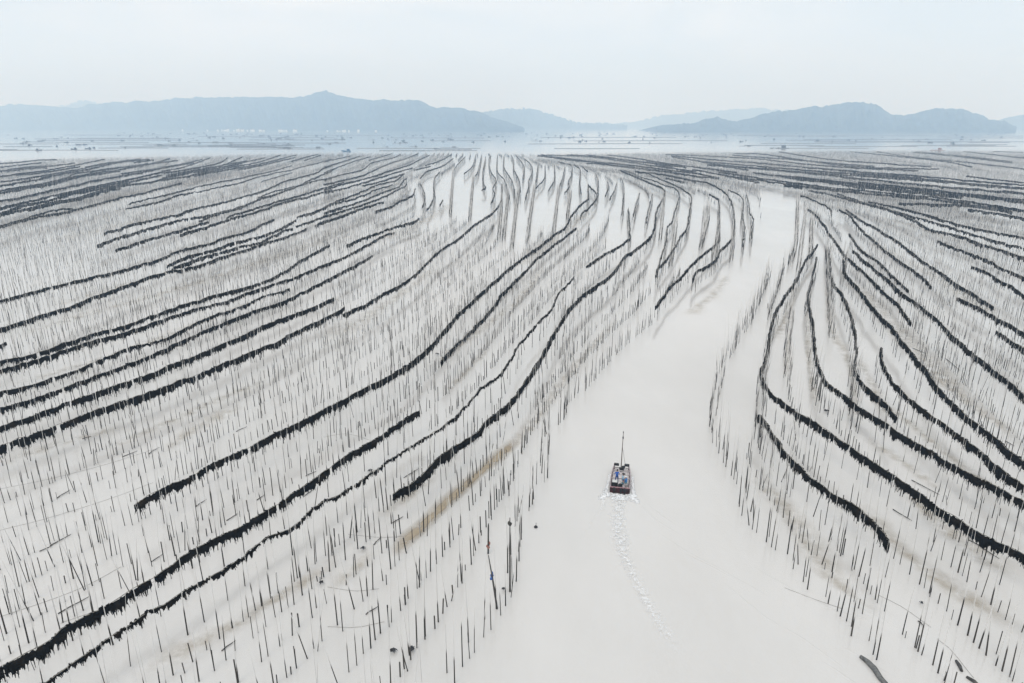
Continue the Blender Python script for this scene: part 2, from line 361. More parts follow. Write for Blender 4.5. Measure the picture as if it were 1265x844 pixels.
# far rows, one label for each run of rows that nothing tells apart
FAR = {
 'tl': ('distant dark stripe of seaweed packed with its like across the hazy top left', [
  [(-30,273),(0,266),(25,261),(46.5,255.6),(66,250.6),(93,245.6),(116,239),(139.5,233),(166,228),(188,225),(210,219)],
  [(-30,270),(0,264),(33,254),(66,246.6),(93,240),(116,235.6),(141,230.6),(176,222),(200,217)],
  [(-30,265),(0,258),(21.6,253),(46.5,247),(71,241),(93,236.5),(116,230.6),(143,225.6),(183,217),(210,210)],
  [(-30,257),(0,250),(25,245),(46.5,240),(66,235),(90,230.6),(114.6,224),(143,219),(176,213),(210,206)],
  [(-30,242),(0,236.5),(26.6,231.5),(55,227),(80,220.7),(93,215),(116,211.6),(141,208),(176,205),(210,196)],
  [(-30,244),(0,239),(33,233),(66,226.5),(90,219),(120,214),(149.5,210),(183,202)],
  [(-30,235),(0,230),(22,226.5),(50,221.5),(75,215),(108,210),(133,204),(159.5,198)],
  [(-30,229),(0,225),(33,220.7),(66,215),(100,209),(125,203),(174,196.6)],
  [(-30,223),(0,219),(30,214),(60,210.7),(90,205),(129.6,197)],
  [(-30,215),(0,211.6),(33,207),(66,205),(93,201.6)],
  [(-30,204),(0,202.4),(21.6,201),(50,198),(71,197.4)],
  [(-30,209),(0,207),(25,204),(52,201)],
  [(195,202),(208,196)], [(200,207),(225,203),(250,197)], [(200,211.6),(230,206),(260,195)],
  [(200,214),(225,211),(271,201.6),(281,195)], [(200,221),(233,213),(273,205),(300,194)],
  [(231.6,219),(250,213),(283,205),(328,195)], [(200,223),(241.5,216.5),(280,208),(316,201.6),(347,191.6)],
  [(240,218),(275,211),(316,204),(349.5,196),(367,191.6)], [(360,200),(376,195),(393,191)], [(375,199),(397,192)],
  [(105,207),(140,202),(185,197)], [(110,213),(160,206),(220,198.5)], [(150,215),(200,208),(240,201)], [(20,217),(60,212.5),(100,206)],
  [(165,201.5),(190,198)], [(205,217.5),(250,209),(305,199)]]),
 'tr': ('distant dark stripe of seaweed packed with its like, right of the bay mouth', [
  [(664,192),(700,196),(740,201.6),(766,205.7),(816,211.5),(860,218),(888,221)],
  [(664,193),(720,199.5),(766,203),(808,208),(860,215)],
  [(668,191.6),(726.5,194),(766,199),(808,205),(860,212)],
  [(700,191.6),(726.5,193),(790,200),(840,206.5)],
  [(750.6,191.6),(779.6,195),(816,201),(860,207),(910,213)],
  [(724,191.3),(760,196),(800,201)],
  [(784.6,212),(816,215.7),(841,220),(860,225.6)], [(822,220),(845,225.6)],
  [(822,191),(873.5,193),(936,196.6),(1006,204),(1094,209.5),(1134.6,211)],
  [(830,194),(862,199),(895,206),(925,210.4)],
  [(829,192.6),(892,198.5),(940,202),(1000,207.5),(1060,212)],
  [(907,190),(940,190.5),(991,198),(1057,206),(1160,209.5)],
  [(962,187.8),(1020.6,196.6),(1087,202),(1150,206.5)],
  [(905,192),(960,196),(1020,201),(1080,206)],
  [(800,201),(845,211),(888,220.5)], [(873.5,204),(965,211),(1057,220.5),(1168,231.5),(1285,240.5)],
  [(910,206),(1020.6,215),(1131,222),(1285,234.5)], [(855,209.5),(900,218),(938,226)],
  [(888,213),(991,228),(1094,239),(1168,246),(1285,264)], [(888,216),(991,230.5),(1094,242),(1168,249),(1250,262)],
  [(969,230),(991,232.6)], [(984,218.7),(1094,231.5),(1204,241),(1285,255)],
  [(1000,211),(1080,217),(1160,224.5),(1285,236.5)], [(1040,211),(1130,217.5),(1200,224),(1285,231)],
  [(930,214),(1010,222.5),(1100,234),(1190,243)], [(1060,226),(1140,234),(1215,243.5),(1285,249)],
  [(870,200),(940,206),(1010,212),(1100,217.5),(1180,225)],
  [(1195,260),(1241,266.5),(1285,275)], [(1110,252),(1190,254.5),(1245,257.5)]]),
 'tr2': ('lone faint seaweed stripe out on the hazy right flats', [
  [(1050,187.6),(1094,192),(1167.6,200),(1201,207)], [(1083,187.6),(1131,195),(1204,202),(1285,211.5)],
  [(1131,187.6),(1197,194),(1250,200)], [(1190,187.4),(1285,198)], [(1226,187.4),(1285,189.5)], [(1193,218),(1230,222.5),(1285,228)],
  [(1128,188.5),(1170,192.5),(1250,201.5)]]),
 'tcl': ('pale blue seaweed stripe fanning up to the bay from the upper left field', [
  [(400,201),(411,198),(433,193)], [(400,207),(421,201),(445.5,193)], [(400,214),(414,208.5),(428,203),(443,198),(458,194)],
  [(455.5,198.5),(471,194),(484,190)], [(400,222.7),(425.6,215.6),(448,210),(461,201),(485,195.6),(495,191)],
  [(400,229),(421,224),(447,217.7),(468,208.5),(482.5,202),(499.6,197),(517,190)],
  [(400,235),(428,227),(457,220),(480,212),(504,205),(518,198),(531,192)], [(400,238),(428,232.6),(460,222.7),(485,215),(509.5,208)],
  [(448,230.5),(468,225.5),(488,219),(499.6,215)], [(512,210.6),(532,206)], [(525,205),(544,199),(558,191)],
  [(519,221),(528,212),(546.5,205.6),(560,196)]]),
 'md': ('thin crooked seaweed line seen end-on over the bright flats by the bay mouth', [
  [(519,227),(523,235),(525,245.5),(521,258)], [(543.7,212.7),(537,221),(536,234),(536.5,241),(532,254),(527,260)], [(547,248),(543,255)],
  [(575,194),(565,204),(559,214)], [(588,191.6),(584,205),(573,215.6)], [(595,191.6),(591,210),(587,218)],
  [(600,194),(597,210),(597,225),(600,233),(595,235)], [(607,193),(604,196.6),(606,211.5),(613,223),(609,233),(611,241),(606,252)],
  [(614.6,191.6),(614,210),(623,223),(627,235),(629.5,246)], [(623,191.6),(622,205),(631,221.5),(635,233),(636,245)],
  [(631,191.6),(634.5,198),(634.5,208),(641,223),(643,238)], [(638,193),(647,205),(646,221.5)],
  [(648,197),(654,201.6),(658,210),(653.6,223),(653.6,230),(649,246)], [(665,203),(662,225)], [(673.5,205),(672.7,220),(662,233)],
  [(685,205),(685,221.5),(677.6,236)], [(698,206.5),(695,220),(691,231)], [(702.5,203),(706.6,206.5),(706,216.5),(702,225),(703,231),(697.5,240)],
  [(709,204),(716.6,210),(716,226),(718,240)], [(719,205.7),(726.6,213)], [(735.7,214),(739,225),(738,240)], [(689,200),(698,202.4)],
  [(750,224),(752,232),(748,242)], [(762,226),(759,236),(753,247)], [(790,240),(786,252),(782,268)], [(806,241),(802,256),(798,275)]]),
}
ROWS += [
 ('long curtain leaving the channel head for the right edge, lowest of a close trio', 'mr', .85, [(999,236),(1025,241),(1059,250),(1092.6,259),(1126,272),(1149,285),(1171,290),(1201,298.5),(1219,306),(1265,320),(1300,330)]),
 ('middle curtain of the close trio in the right field', 'mr', .85, [(1034,240),(1074.6,253.5),(1115,265),(1160,278),(1205,292),(1239,303),(1265,309),(1300,317)]),
 ('top curtain of the close trio in the right field', 'mr', .85, [(1072,250),(1124,261),(1174,276),(1205,283),(1235,290),(1265,296),(1300,304)]),
 ('broken curtain under the close trio, fading at its start', 'mr', .75, [(1157,298.6),(1183,310),(1219,323),(1239,334.6),(1265,345),(1300,358)]),
 ('thick curtain with a blunt start reaching the right edge below the broken one', 'mr', .95, [(1198.5,331),(1219,339),(1234.5,350),(1250,357),(1265,367),(1300,385)]),
 ('toothed thick curtain with a blunt start halfway down the right edge', 'mr', 1.05, [(1181.6,370.6),(1205,381),(1228,395),(1265,415.6),(1300,434)]),
 ('short stub of thick curtain at the right edge below the toothed one', 'mr', 1.05, [(1230,412.5),(1246,422),(1265,437),(1300,460)]),
 ('long even curtain of the right field ending in a square tip among bare poles', 'mr', .95, [(1045,260),(1063,272.7),(1088,287),(1115,305),(1137.6,323),(1160,337),(1183,355),(1205,368),(1226.6,381)]),
 ('curtain beside the square tipped one, ending in a bent pole', 'mr', .9, [(1036,260),(1050,268),(1065.6,287),(1083.6,303),(1108,322),(1128.6,337),(1151,357)]),
 ('shorter curtain lying between two longer ones in the right field', 'mr', .85, [(1048.7,290.7),(1063,310),(1088,328),(1106,346),(1122,360.5)]),
 ('long wavy curtain sweeping to the right edge above the bold pair', 'mr', 1.0, [(1053,311),(1065.6,322),(1079,334.6),(1097,348),(1115,366),(1137.6,384),(1160,402),(1177,420),(1203.6,443),(1237,469.5),(1265,494),(1300,525)]),
 ('curtain falling from the narrow channel head to a blunt end mid field', 'nr', .95, [(997,259),(1009,268),(1025,290.7),(1043,316.6),(1059,332),(1077,349),(1092.6,366),(1108,377),(1124,402)]),
 ('little arched curtain right at the narrow head of the channel', 'nr', .7, [(989,242),(1005,248),(1025,259),(1027,267)]),
 ('bold smooth curtain diving from mid field to the right edge', 'nr', 1.1, [(1042,323),(1043,339),(1056.6,355),(1074,377),(1107,415),(1134,453),(1157,483),(1190,516),(1217,538),(1243,562),(1265,577),(1300,602)]),
 ('curtain that drops straight down, then slants to a torn end', 'nr', .9, [(1023,308),(1025,330),(1028,348),(1041,370),(1054,403),(1057.5,436),(1056,463),(1071,483),(1091,503),(1107,521)]),
 ('curtain with a curled thin top starting beside open water pockets', 'nr', .95, [(1087,433),(1090,452),(1098,469.5),(1120.6,493),(1157,523),(1200,556),(1237,586),(1265,606),(1300,632)]),
 ('curtain hanging down between two bright pockets, then crossing to the right edge', 'nr', 1.0, [(1010,320),(1003,345),(999,370),(1003,406),(1008,449.6),(1021,476),(1051,499),(1084,523),(1120.6,546),(1155,567),(1194,592),(1237,614),(1265,629),(1300,647)]),
 ('elbow shaped curtain outlining the right bank, crossing to the lower right edge', 'nr', 1.05, [(1010,304),(996,323),(985,344),(973,363),(958,386.5),(951,410),(945,449.6),(941,469.5),(951,489),(981,513),(1014,532.6),(1057.5,564),(1097,591),(1150,627),(1194,654),(1237,680),(1265,695),(1300,714)]),
 ('lone thick curtain nearest the boat on the right bank, ending in a ragged tip', 'nr', 1.1, [(936,518),(958,546),(968,562),(994,589),(1031,620),(1057.5,635),(1084,660),(1096,682)]),
]
# pole lines without seaweed on them
BARE = [
 [(978,386.5),(973,423),(972,473)], [(950,340),(928,393),(911,420),(895,453),(885,486),(880.5,516),(885,546),(898,572),(915,602),(925,644),(961,677),(981,700),(1008,733),(1044,773),(1090,815)],
 [(874,257),(875,270),(870,290),(865,310)], [(805,400),(790,410),(755,442),(720,482),(690,520),(676,540),(672,590)],
 [(672,590),(645,640),(630,722),(612,760),(580,800),(555,844)], [(1042,340),(1043,316)], [(941,470),(938,500),(935,540)], [(1056,463),(1054,500),(1054,535)],
 [(935,540),(950,580),(975,620)], [(1003,470),(1010,500),(1020,515)], [(985,250),(983,300),(975,330)], [(995,262),(990,300),(985,340)],
 [(1002,275),(1001,320)], [(1021,310),(1024,360),(1027,420)], [(620,250),(616,300)], [(628,240),(622,300)], [(640,240),(632,310)], [(560,215),(556,270)],
 [(585,220),(580,275)], [(660,235),(652,290)], [(690,235),(684,290)], [(705,240),(700,275)], [(835,280),(828,330)], [(905,300),(903,325)],
 [(820,250),(815,300)], [(870,262),(866,305)], [(888,285),(880,330)],
]
CHANNEL = [(520,1100),(545,900),(560,844),(585,800),(618,757),(634,725),(648,640),(676,590),(680,540),(694,520),(739,464),(800,404),(850,356),(908,306),(936,296),(938,234),
           (985,240),(982,300),(928,368),(903,420),(882,480),(879,530),(888,572),(915,625),(930,655),(981,706),(1046,778),(1096,828),(1130,900),(1180,1100)]
POCKETS = [[(988,352),(976,392),(974,430),(976,472),(990,470),(1001,440),(1000,400),(994,372),(997,350)], [(968,388),(956,412),(950,452),(950,470),(968,476),(970,430),(972,400)],
           [(1012,348),(1007,385),(1010,430),(1016,462),(1030,482),(1050,490),(1050,440),(1044,400),(1032,370),(1023,346)],
           [(1062,415),(1082,432),(1090,466),(1080,480),(1062,466),(1061,440)],
           [(895,560),(884,520),(896,460),(930,400),(945,400),(942,440),(932,480),(930,530),(920,570)]]
FIELD = [(-400,215),(-30,204),(0,201),(75,197.5),(160,196),(350,191.5),(560,190.5),(665,192.5),(820,190),(1050,187.5),(1300,187.5),(1700,189),(2200,1300),(-900,1300)]
MIDZONE = [(505,215),(560,191),(665,192),(760,211),(850,240),(905,250),(905,295),(860,335),(810,345),(790,320),(760,325),(725,290),(640,290),(600,270),(560,300),(520,290),(512,250)]

def smooth_path(pts, step):
    """Catmull-Rom through world points, resampled evenly."""
    P = [np.array(p, float) for p in pts]
    if len(P) == 1: return np.array(P)
    E = [2 * P[0] - P[1]] + P + [2 * P[-1] - P[-2]]
    o = []
    for i in range(1, len(E) - 2):
        n = max(3, int(np.linalg.norm(E[i + 1] - E[i]) / (step * .5)))
        n = min(n, 400)
        k = np.linspace(0, 1, n, endpoint=False)[:, None]
        a, b2, c2, d2 = E[i - 1], E[i], E[i + 1], E[i + 2]
        o.append(.5 * (2 * b2 + (c2 - a) * k + (2 * a - 5 * b2 + 4 * c2 - d2) * k ** 2 + (3 * b2 - a - 3 * c2 + d2) * k ** 3))
    o = np.vstack(o + [P[-1][None]])
    s = np.r_[0, np.cumsum(np.linalg.norm(np.diff(o, axis=0), axis=1))]
    m = max(2, int(s[-1] / step) + 1)
    q = np.linspace(0, s[-1], m)
    return np.stack([np.interp(q, s, o[:, i]) for i in range(o.shape[1])], 1)

BAND_Z = 3.0
def fbm(n, step, lengths, r):
    """1-D noise: sum of interpolated random knots with the given wavelengths (metres)."""
    x = np.arange(n) * step
    o = np.zeros(n)
    for L, a in lengths:
        k = max(2, int(n * step / L) + 2)
        o += a * np.interp(x, np.linspace(0, n * step, k), r.normal(0, 1, k))
    return o

def curtain_mesh(path, step, thick, near, r, gaps):
    n = len(path)
    tan = np.gradient(path[:, :2], axis=0); tan /= np.linalg.norm(tan, axis=1)[:, None] + 1e-9
    nor = np.stack([-tan[:, 1], tan[:, 0]], 1)
    sag = fbm(n, step, [(9, .10), (3, .05)], r)
    tooth = 1.5 if near else 2.2
    ztop = BAND_Z + .62 * min(1, .55 + .45 * thick) + sag + tooth * (fbm(n, step, [(1.1, .05)], r) + r.normal(0, .04, n))
    hang = (.72 if near else 1.12) * thick * (1 + fbm(n, step, [(14, .10), (4, .10), (1.2, .07 * tooth)], r)) + (r.random(n) ** 2) * .4 + np.abs(fbm(n, step, [(.45, .2)], r)) - .22
    hang = np.clip(hang, .12, 2.2)
    zbot = ztop - hang
    w = .18 * (.6 + .4 * thick) * (1 + .25 * fbm(n, step, [(2, 1.)], r))
    w = np.clip(w, .07, .4)
    w[0] *= .5; w[-1] *= .5
    off = fbm(n, step, [(6, .12), (1.5, .05)], r)
    c = path[:, :2] + nor * off[:, None]
    prof = [(0, 0), (.75, .06), (1, .35), (.8, .8), (.25, 1.0), (-.25, 1.0), (-.8, .8), (-1, .35), (-.75, .06)]
    k = len(prof)
    V = np.zeros((n, k, 3))
    for j, (a, h) in enumerate(prof):
        V[:, j, :2] = c + nor * (w * a)[:, None]
        V[:, j, 2] = ztop - hang * h
    V[:, :, 0] += r.normal(0, .025, (n, k)); V[:, :, 1] += r.normal(0, .025, (n, k))
    keep = np.ones(n - 1, bool)
    for g0, gl in gaps:
        keep[max(0, int(g0 / step)):int((g0 + gl) / step) + 1] = False
    i = np.where(keep)[0]
    F = []
    for j in range(k):
        F.append(np.stack([i * k + j, i * k + (j + 1) % k, (i + 1) * k + (j + 1) % k, (i + 1) * k + j], 1))
    F = np.vstack(F)
    caps = []
    edge = np.where(np.diff(np.r_[0, keep.astype(int), 0]) != 0)[0]
    for e in edge:
        b0 = e * k
        caps += [(b0, b0 + 1, b0 + 2, b0 + 3), (b0, b0 + 3, b0 + 4, b0 + 5), (b0, b0 + 5, b0 + 6, b0 + 7), (b0, b0 + 7, b0 + 8, b0 + 8)]
    caps = [q for q in caps if len(set(q)) == 4]
    if caps: F = np.vstack([F, np.array(caps)])
    V = V.reshape(-1, 3)
    if near:                                           # loose fronds dangling below the hem
        m = int(n * step / .045)
        idx = r.integers(0, n - 1, m); idx = idx[keep[np.minimum(idx, n - 2)]]
        m = len(idx)
        ln = (.10 + .62 * r.random(m) ** 1.5 * np.interp(idx, np.linspace(0, n, max(3, n // 5)), r.uniform(.35, 1.25, max(3, n // 5)))) * (.35 + .65 * min(1, thick)); bw = r.uniform(.025, .065, m)
        p = c[idx] + nor[idx] * (r.uniform(-1, 1, m) * w[idx])[:, None]
        z0 = zbot[idx] + .12 + r.random(m) ** 2 * (hang[idx] - .05)
        ex = tan[idx] * bw[:, None]; ey = nor[idx] * (bw * .6)[:, None]
        sw = r.normal(0, .06, (m, 2))
        Q = np.zeros((m, 6, 3))
        for j, (sx, sy) in enumerate(((-1, 0), (.6, 1), (.6, -1))):
            Q[:, j, :2] = p + ex * sx + ey * sy; Q[:, j, 2] = z0
            Q[:, j + 3, :2] = p + sw + (ex * sx + ey * sy) * .35; Q[:, j + 3, 2] = z0 - ln - .12
        b0 = len(V) + np.arange(m) * 6
        G = [np.stack([b0 + j, b0 + (j + 1) % 3, b0 + 3 + (j + 1) % 3, b0 + 3 + j], 1) for j in range(3)]
        V = np.vstack([V, Q.reshape(-1, 3)]); F = np.vstack([F] + G)
    return V, F, c, ztop

all_paths = []        # (world path on the ground, has curtain, distance)
seaweed_no = 0
def make_curtain(label, group, thick, pts, seed):
    r = np.random.default_rng(seed)
    w = [tuple(at(x, y, BAND_Z)) for x, y in pts]
    d = min(math.hypot(p[0], p[1]) for p in w)
    dm = float(np.median([math.hypot(p[0], p[1]) for p in w]))
    step = .13 if d < 110 else (.22 if d < 180 else (.4 if d < 320 else .9))
    path = smooth_path(w, step)
    L = len(path) * step
    gaps = []
    if d < 260:
        x = r.uniform(4, 14)
        while x < L:
            gaps.append((x, r.uniform(.2, .5))); x += r.uniform(5, 16)
    V, F, c, ztop = curtain_mesh(path, step, thick, d < 190, r, gaps)
    base = np.array([path[len(path) // 2][0], path[len(path) // 2][1], 0.0])
    root = empty('seaweed_curtain', tuple(base))
    tag(root, label, 'seaweed', group)
    link('seaweed', mesh_np('seaweed', V - base, F), M_SEAWEED, root)
    if d < 330:                                        # the line the weed hangs from
        q = np.c_[c, ztop + .02][::max(1, int(1.0 / step))] - base
        m = MB(); m.tube([tuple(p) for p in q], .035 if d < 130 else .05, 5)
        m.build('hanging_rope', M_ROPE, root)
    all_paths.append((smooth_path([(p[0], p[1]) for p in w], 2.0), True, dm))
    return root

sd = 100
for label, zone, th, pts in ROWS:
    sd += 1
    make_curtain(label, Z_[zone], th, pts, sd)
FAR_TH = {'tl': 1.1, 'tr': 1.1, 'tr2': .9, 'tcl': .95, 'md': .75}
fr_ = random.Random(3)
for key in ('tl', 'tr'):                               # the close companions of the longer far rows
    for pts in list(FAR[key][1]):
        if pts[-1][0] - pts[0][0] > 90 and fr_.random() < (.5 if key == 'tl' else .28):
            a_, b_ = sorted((fr_.uniform(0, .5), fr_.uniform(.6, 1.0)))
            xs = np.linspace(pts[0][0] + a_ * (pts[-1][0] - pts[0][0]), pts[0][0] + b_ * (pts[-1][0] - pts[0][0]), 5)
            off = fr_.uniform(1.3, 2.4)
            FAR[key][1].append([(x, np.interp(x, [p[0] for p in pts], [p[1] for p in pts]) + off + fr_.gauss(0, .15)) for x in xs])
for key, (label, rows) in FAR.items():
    for pts in rows:
        sd += 1
        make_curtain(label, 'far stripes: ' + label.split(' ', 1)[1], FAR_TH[key], pts, sd)
for pts in BARE:
    all_paths.append((smooth_path([tuple(at(x, y, 0))[:2] for x, y in pts], 2.0), False, 0))

# ------------------------------------------------------------------ poles: rows that follow the curtains
gp, gt = [], []
for path, cur, dm in all_paths:
    tn = np.gradient(path, axis=0); a = np.arctan2(tn[:, 1], tn[:, 0])
    st = 1 if len(path) < 60 else 3
    gp.append(path[::st]); gt.append(np.stack([np.cos(2 * a), np.sin(2 * a)], 1)[::st])
gp, gt = np.vstack(gp), np.vstack(gt)
CELL, X0, Y0, NX, NY = 6.0, -1020.0, 24.0, 340, 180
cx = X0 + (np.arange(NX) + .5) * CELL; cy = Y0 + (np.arange(NY) + .5) * CELL
ang = np.zeros((NY, NX))
for j in range(NY):
    d2 = (cx[:, None] - gp[None, :, 0]) ** 2 + (cy[j] - gp[None, :, 1]) ** 2
    wgt = 1 / (d2 + 16 + (cy[j] * .01) ** 2) ** 1.6
    v = wgt @ gt
    ang[j] = .5 * np.arctan2(v[:, 1], v[:, 0])

def flow(x, y):
    i = int((x - X0) / CELL); j = int((y - Y0) / CELL)
    if 0 <= i < NX and 0 <= j < NY: return ang[j, i]
    return None

MARGIN = 60
gx, gy = np.meshgrid(np.arange(-1020, 1020, 2.0), np.arange(24, 1104, 2.0))
PX, PY = to_px(gx, gy)
ok = in_poly(PX, PY, FIELD) & ~in_poly(PX, PY, CHANNEL) & (PX > -MARGIN) & (PX < 1265 + MARGIN) & (PY < 844 + 90)
for q in POCKETS: ok &= ~in_poly(PX, PY, q)
midz = in_poly(PX, PY, MIDZONE)
def cell(x, y):
    return int((y - 24) / 2.0), int((x + 1020) / 2.0)

occ = {}
def free(x, y, sep):
    k = int(math.ceil(sep / 4.0)); i, j = int(x // 4), int(y // 4)
    s2 = sep * sep
    for a in range(i - k, i + k + 1):
        for b_ in range(j - k, j + k + 1):
            for (u, v) in occ.get((a, b_), ()):
                if (u - x) ** 2 + (v - y) ** 2 < s2: return False
    return True
def put(x, y): occ.setdefault((int(x // 4), int(y // 4)), []).append((x, y))

poles = []           # x, y, on_curtain
for path, cur, dm in all_paths:
    s = 0.0
    L = len(path) * 2.0
    while s < L - 2:
        i = s / 2.0; k = min(int(i), len(path) - 2); p = path[k] + (path[k + 1] - path[k]) * (i - k)
        tn = path[k + 1] - path[k]; tn = tn / (np.linalg.norm(tn) + 1e-9)
        side = random.choice((-1, 1)) * random.uniform(.25, .6)
        x, y = p[0] - tn[1] * side, p[1] + tn[0] * side
        far_ = math.hypot(x, y)
        poles.append((x, y, 1)); put(p[0], p[1])
        s += (random.uniform(1.5, 2.9) if dm < 350 else random.uniform(1.9, 3.6)) if cur else random.uniform(.5, 1.2)
tries = 0
seeds = []
for _ in range(90000):
    y = 24 + 1060 * random.random() ** 1.5
    x = random.uniform(-.86, .86) * (y + 24)
    seeds.append((x, y))
def sep_at(x, y):
    d = math.hypot(x, y)
    s = 2.7 if d < 100 else (2.9 if d < 200 else (3.7 if d < 300 else (4.8 if d < 450 else 6.0)))
    j, i = cell(x, y)
    if 0 <= j < midz.shape[0] and 0 <= i < midz.shape[1] and midz[j, i]: s = 9.0
    return s
def allowed(x, y):
    j, i = cell(x, y)
    return 0 <= j < ok.shape[0] and 0 <= i < ok.shape[1] and ok[j, i]
for sx, sy in seeds:
    if not allowed(sx, sy): continue
    sp = sep_at(sx, sy)
    if not free(sx, sy, sp): continue
    line = [(sx, sy)]
    for sgn in (1, -1):
        x, y = sx, sy; prev = None
        for _ in range(110):
            a = flow(x, y)
            if a is None: break
            dx, dy = math.cos(a) * sgn, math.sin(a) * sgn
            if prev and dx * prev[0] + dy * prev[1] < 0: dx, dy = -dx, -dy
            prev = (dx, dy)
            st = random.uniform(.5, 1.4) if y < 120 else random.uniform(.65, 1.7)
            x += dx * st; y += dy * st
            if not allowed(x, y) or not free(x, y, sep_at(x, y) * .62): break
            line.append((x, y))
    for p in line: put(*p)
    if len(line) < 3 and random.random() < .5: continue
    for (x, y) in line:
        if random.random() < .88:
            poles.append((x + random.gauss(0, .10), y + random.gauss(0, .10), 0))
        if random.random() < .22:
            poles.append((x + random.gauss(0, .4), y + random.gauss(0, .4), 0))

P = np.array(poles)
n = len(P)
height = rng.uniform(4.0, 7.6, n)
tide = np.clip(rng.normal(2.1, .75, n), .6, 4.0)
kind = np.zeros(n, int)                              # 0 tall, 1 broken stub
stub = (rng.random(n) < .34) & (P[:, 2] == 0)
kind[stub] = 1
height[stub] = rng.uniform(.6, 2.3, stub.sum()); tide[stub] = 9
lean_a = rng.uniform(0, 2 * math.pi, n); lean = np.abs(rng.normal(0, .035, n))
bent = rng.random(n) < .09
lean[bent] = rng.uniform(.10, .24, bent.sum())
rad = rng.uniform(.024, .050, n); rad[np.hypot(P[:, 0], P[:, 1]) < 70] *= 1.15
px, py = to_px(P[:, 0], P[:, 1])
in_view = (px > 2) & (px < 1263) & (py < 840)
dist = np.hypot(P[:, 0], P[:, 1])
order = np.argsort(np.where(in_view, dist / np.sqrt(height), 1e9))
single = np.zeros(n, bool); single[order[:296]] = True

def pole_arrays(idx, sides):
    """Verts, quads and tint for the poles idx, built in one go."""
    m = len(idx)
    H, T, RD = height[idx], tide[idx], rad[idx]
    zt = [np.full(m, -.5), np.full(m, .55), np.minimum(T, H) * .97, np.minimum(T + .45, H * .995), H * .9 * .6 + np.minimum(T + .45, H) * .4, H]
    rr = [RD * 1.15, RD * 1.12, RD * .92, RD * .75, RD * .5, RD * .25]
    stubm = T > 8
    rr = [np.where(stubm, RD * 1.1, q) for q in rr]
    zt = [np.where(stubm, -.5 + (H + .5) * k, z) for k, z in zip((0, .3, .5, .7, .9, 1), zt)]
    dx, dy = np.cos(lean_a[idx]) * lean[idx], np.sin(lean_a[idx]) * lean[idx]
    bow = rng.normal(0, .012, m)
    K = len(zt)
    V = np.zeros((m, K, sides, 3)); C = np.zeros((m, K, sides, 4)); C[..., 3] = 1
    dark = rng.uniform(.022, .085, m)[:, None] * np.array([[1.0, .90, .78]])
    pale = rng.uniform(.62, .82, m)[:, None] * np.array([[1.0, .975, .94]])
    for k in range(K):
        cx_ = P[idx, 0] + dx * zt[k] + bow * zt[k] * zt[k] * .3; cy_ = P[idx, 1] + dy * zt[k]
        col = dark if k <= 2 else pale
        col = np.where(stubm[:, None], dark, col)
        for s in range(sides):
            a = 2 * math.pi * s / sides
            V[:, k, s, 0] = cx_ + rr[k] * math.cos(a); V[:, k, s, 1] = cy_ + rr[k] * math.sin(a); V[:, k, s, 2] = zt[k]
            C[:, k, s, :3] = col
    b0 = (np.arange(m) * K * sides)[:, None, None]
    kk = np.arange(K - 1)[None, :, None] * sides; ss = np.arange(sides)[None, None, :]; s2 = (np.arange(sides) + 1)[None, None, :] % sides
    F = np.stack([b0 + kk + ss, b0 + kk + s2, b0 + kk + sides + s2, b0 + kk + sides + ss], -1).reshape(-1, 4)
    if sides == 4 or True:
        top = (np.arange(m) * K * sides)[:, None] + (K - 1) * sides + np.arange(4)[None, :] if sides == 4 else None
        if top is not None: F = np.vstack([F, top])
    return V.reshape(-1, 3), F, C.reshape(-1, 4)

def set_tint(me, C):
    at_ = me.color_attributes.new('tint', 'FLOAT_COLOR', 'POINT')
    at_.data.foreach_set('color', C.astype(np.float32).ravel())

mass = np.where(~single)[0]
Vm, Fm, Cm = pole_arrays(mass, 4)
me = mesh_np('bamboo_poles', Vm, Fm); set_tint(me, Cm)
tag(link('bamboo_poles', me, M_POLE), 'dense field of thin bamboo poles standing in rows over the pale shallows', 'poles', None, 'stuff')
print('POLES', n, 'faces', len(Fm))

def zone_of(x, y):
    if y > 0:
        if x > 880 and y > 560: return 'on the right bank'
        if x > 880: return 'in the right field'
        if x > 470: return 'on the left bank'
    up = 834 - x * .63 if x < 520 else 510
    if y < up - 14: return 'above the longest thick curtain'
    if y < up + 40: return 'between thick and thin lower curtains'
    return 'below the thin ragged curtain'
for q in np.where(single)[0]:
    V, F, C = pole_arrays(np.array([q]), 8)
    base = np.array([P[q, 0], P[q, 1], 0])
    me = mesh_np('bamboo_pole', V - base, F, True); set_tint(me, C)
    o = link('bamboo_pole', me, M_POLE); o.location = tuple(base)
    where = zone_of(px[q], py[q])
    if kind[q] == 1: word = 'stumpy dark broken pole' if height[q] < 1.4 else 'short dark broken pole'
    elif lean[q] > .09: word = 'slanting bamboo pole, dark foot and pale top,'
    elif height[q] > 6.6: word = 'tall upright bamboo pole, dark foot and pale top,'
    else: word = 'upright bamboo pole, dark foot and pale top,'
    lab = word + ' ' + where
    tag(o, lab, 'pole', 'bamboo poles ' + where)

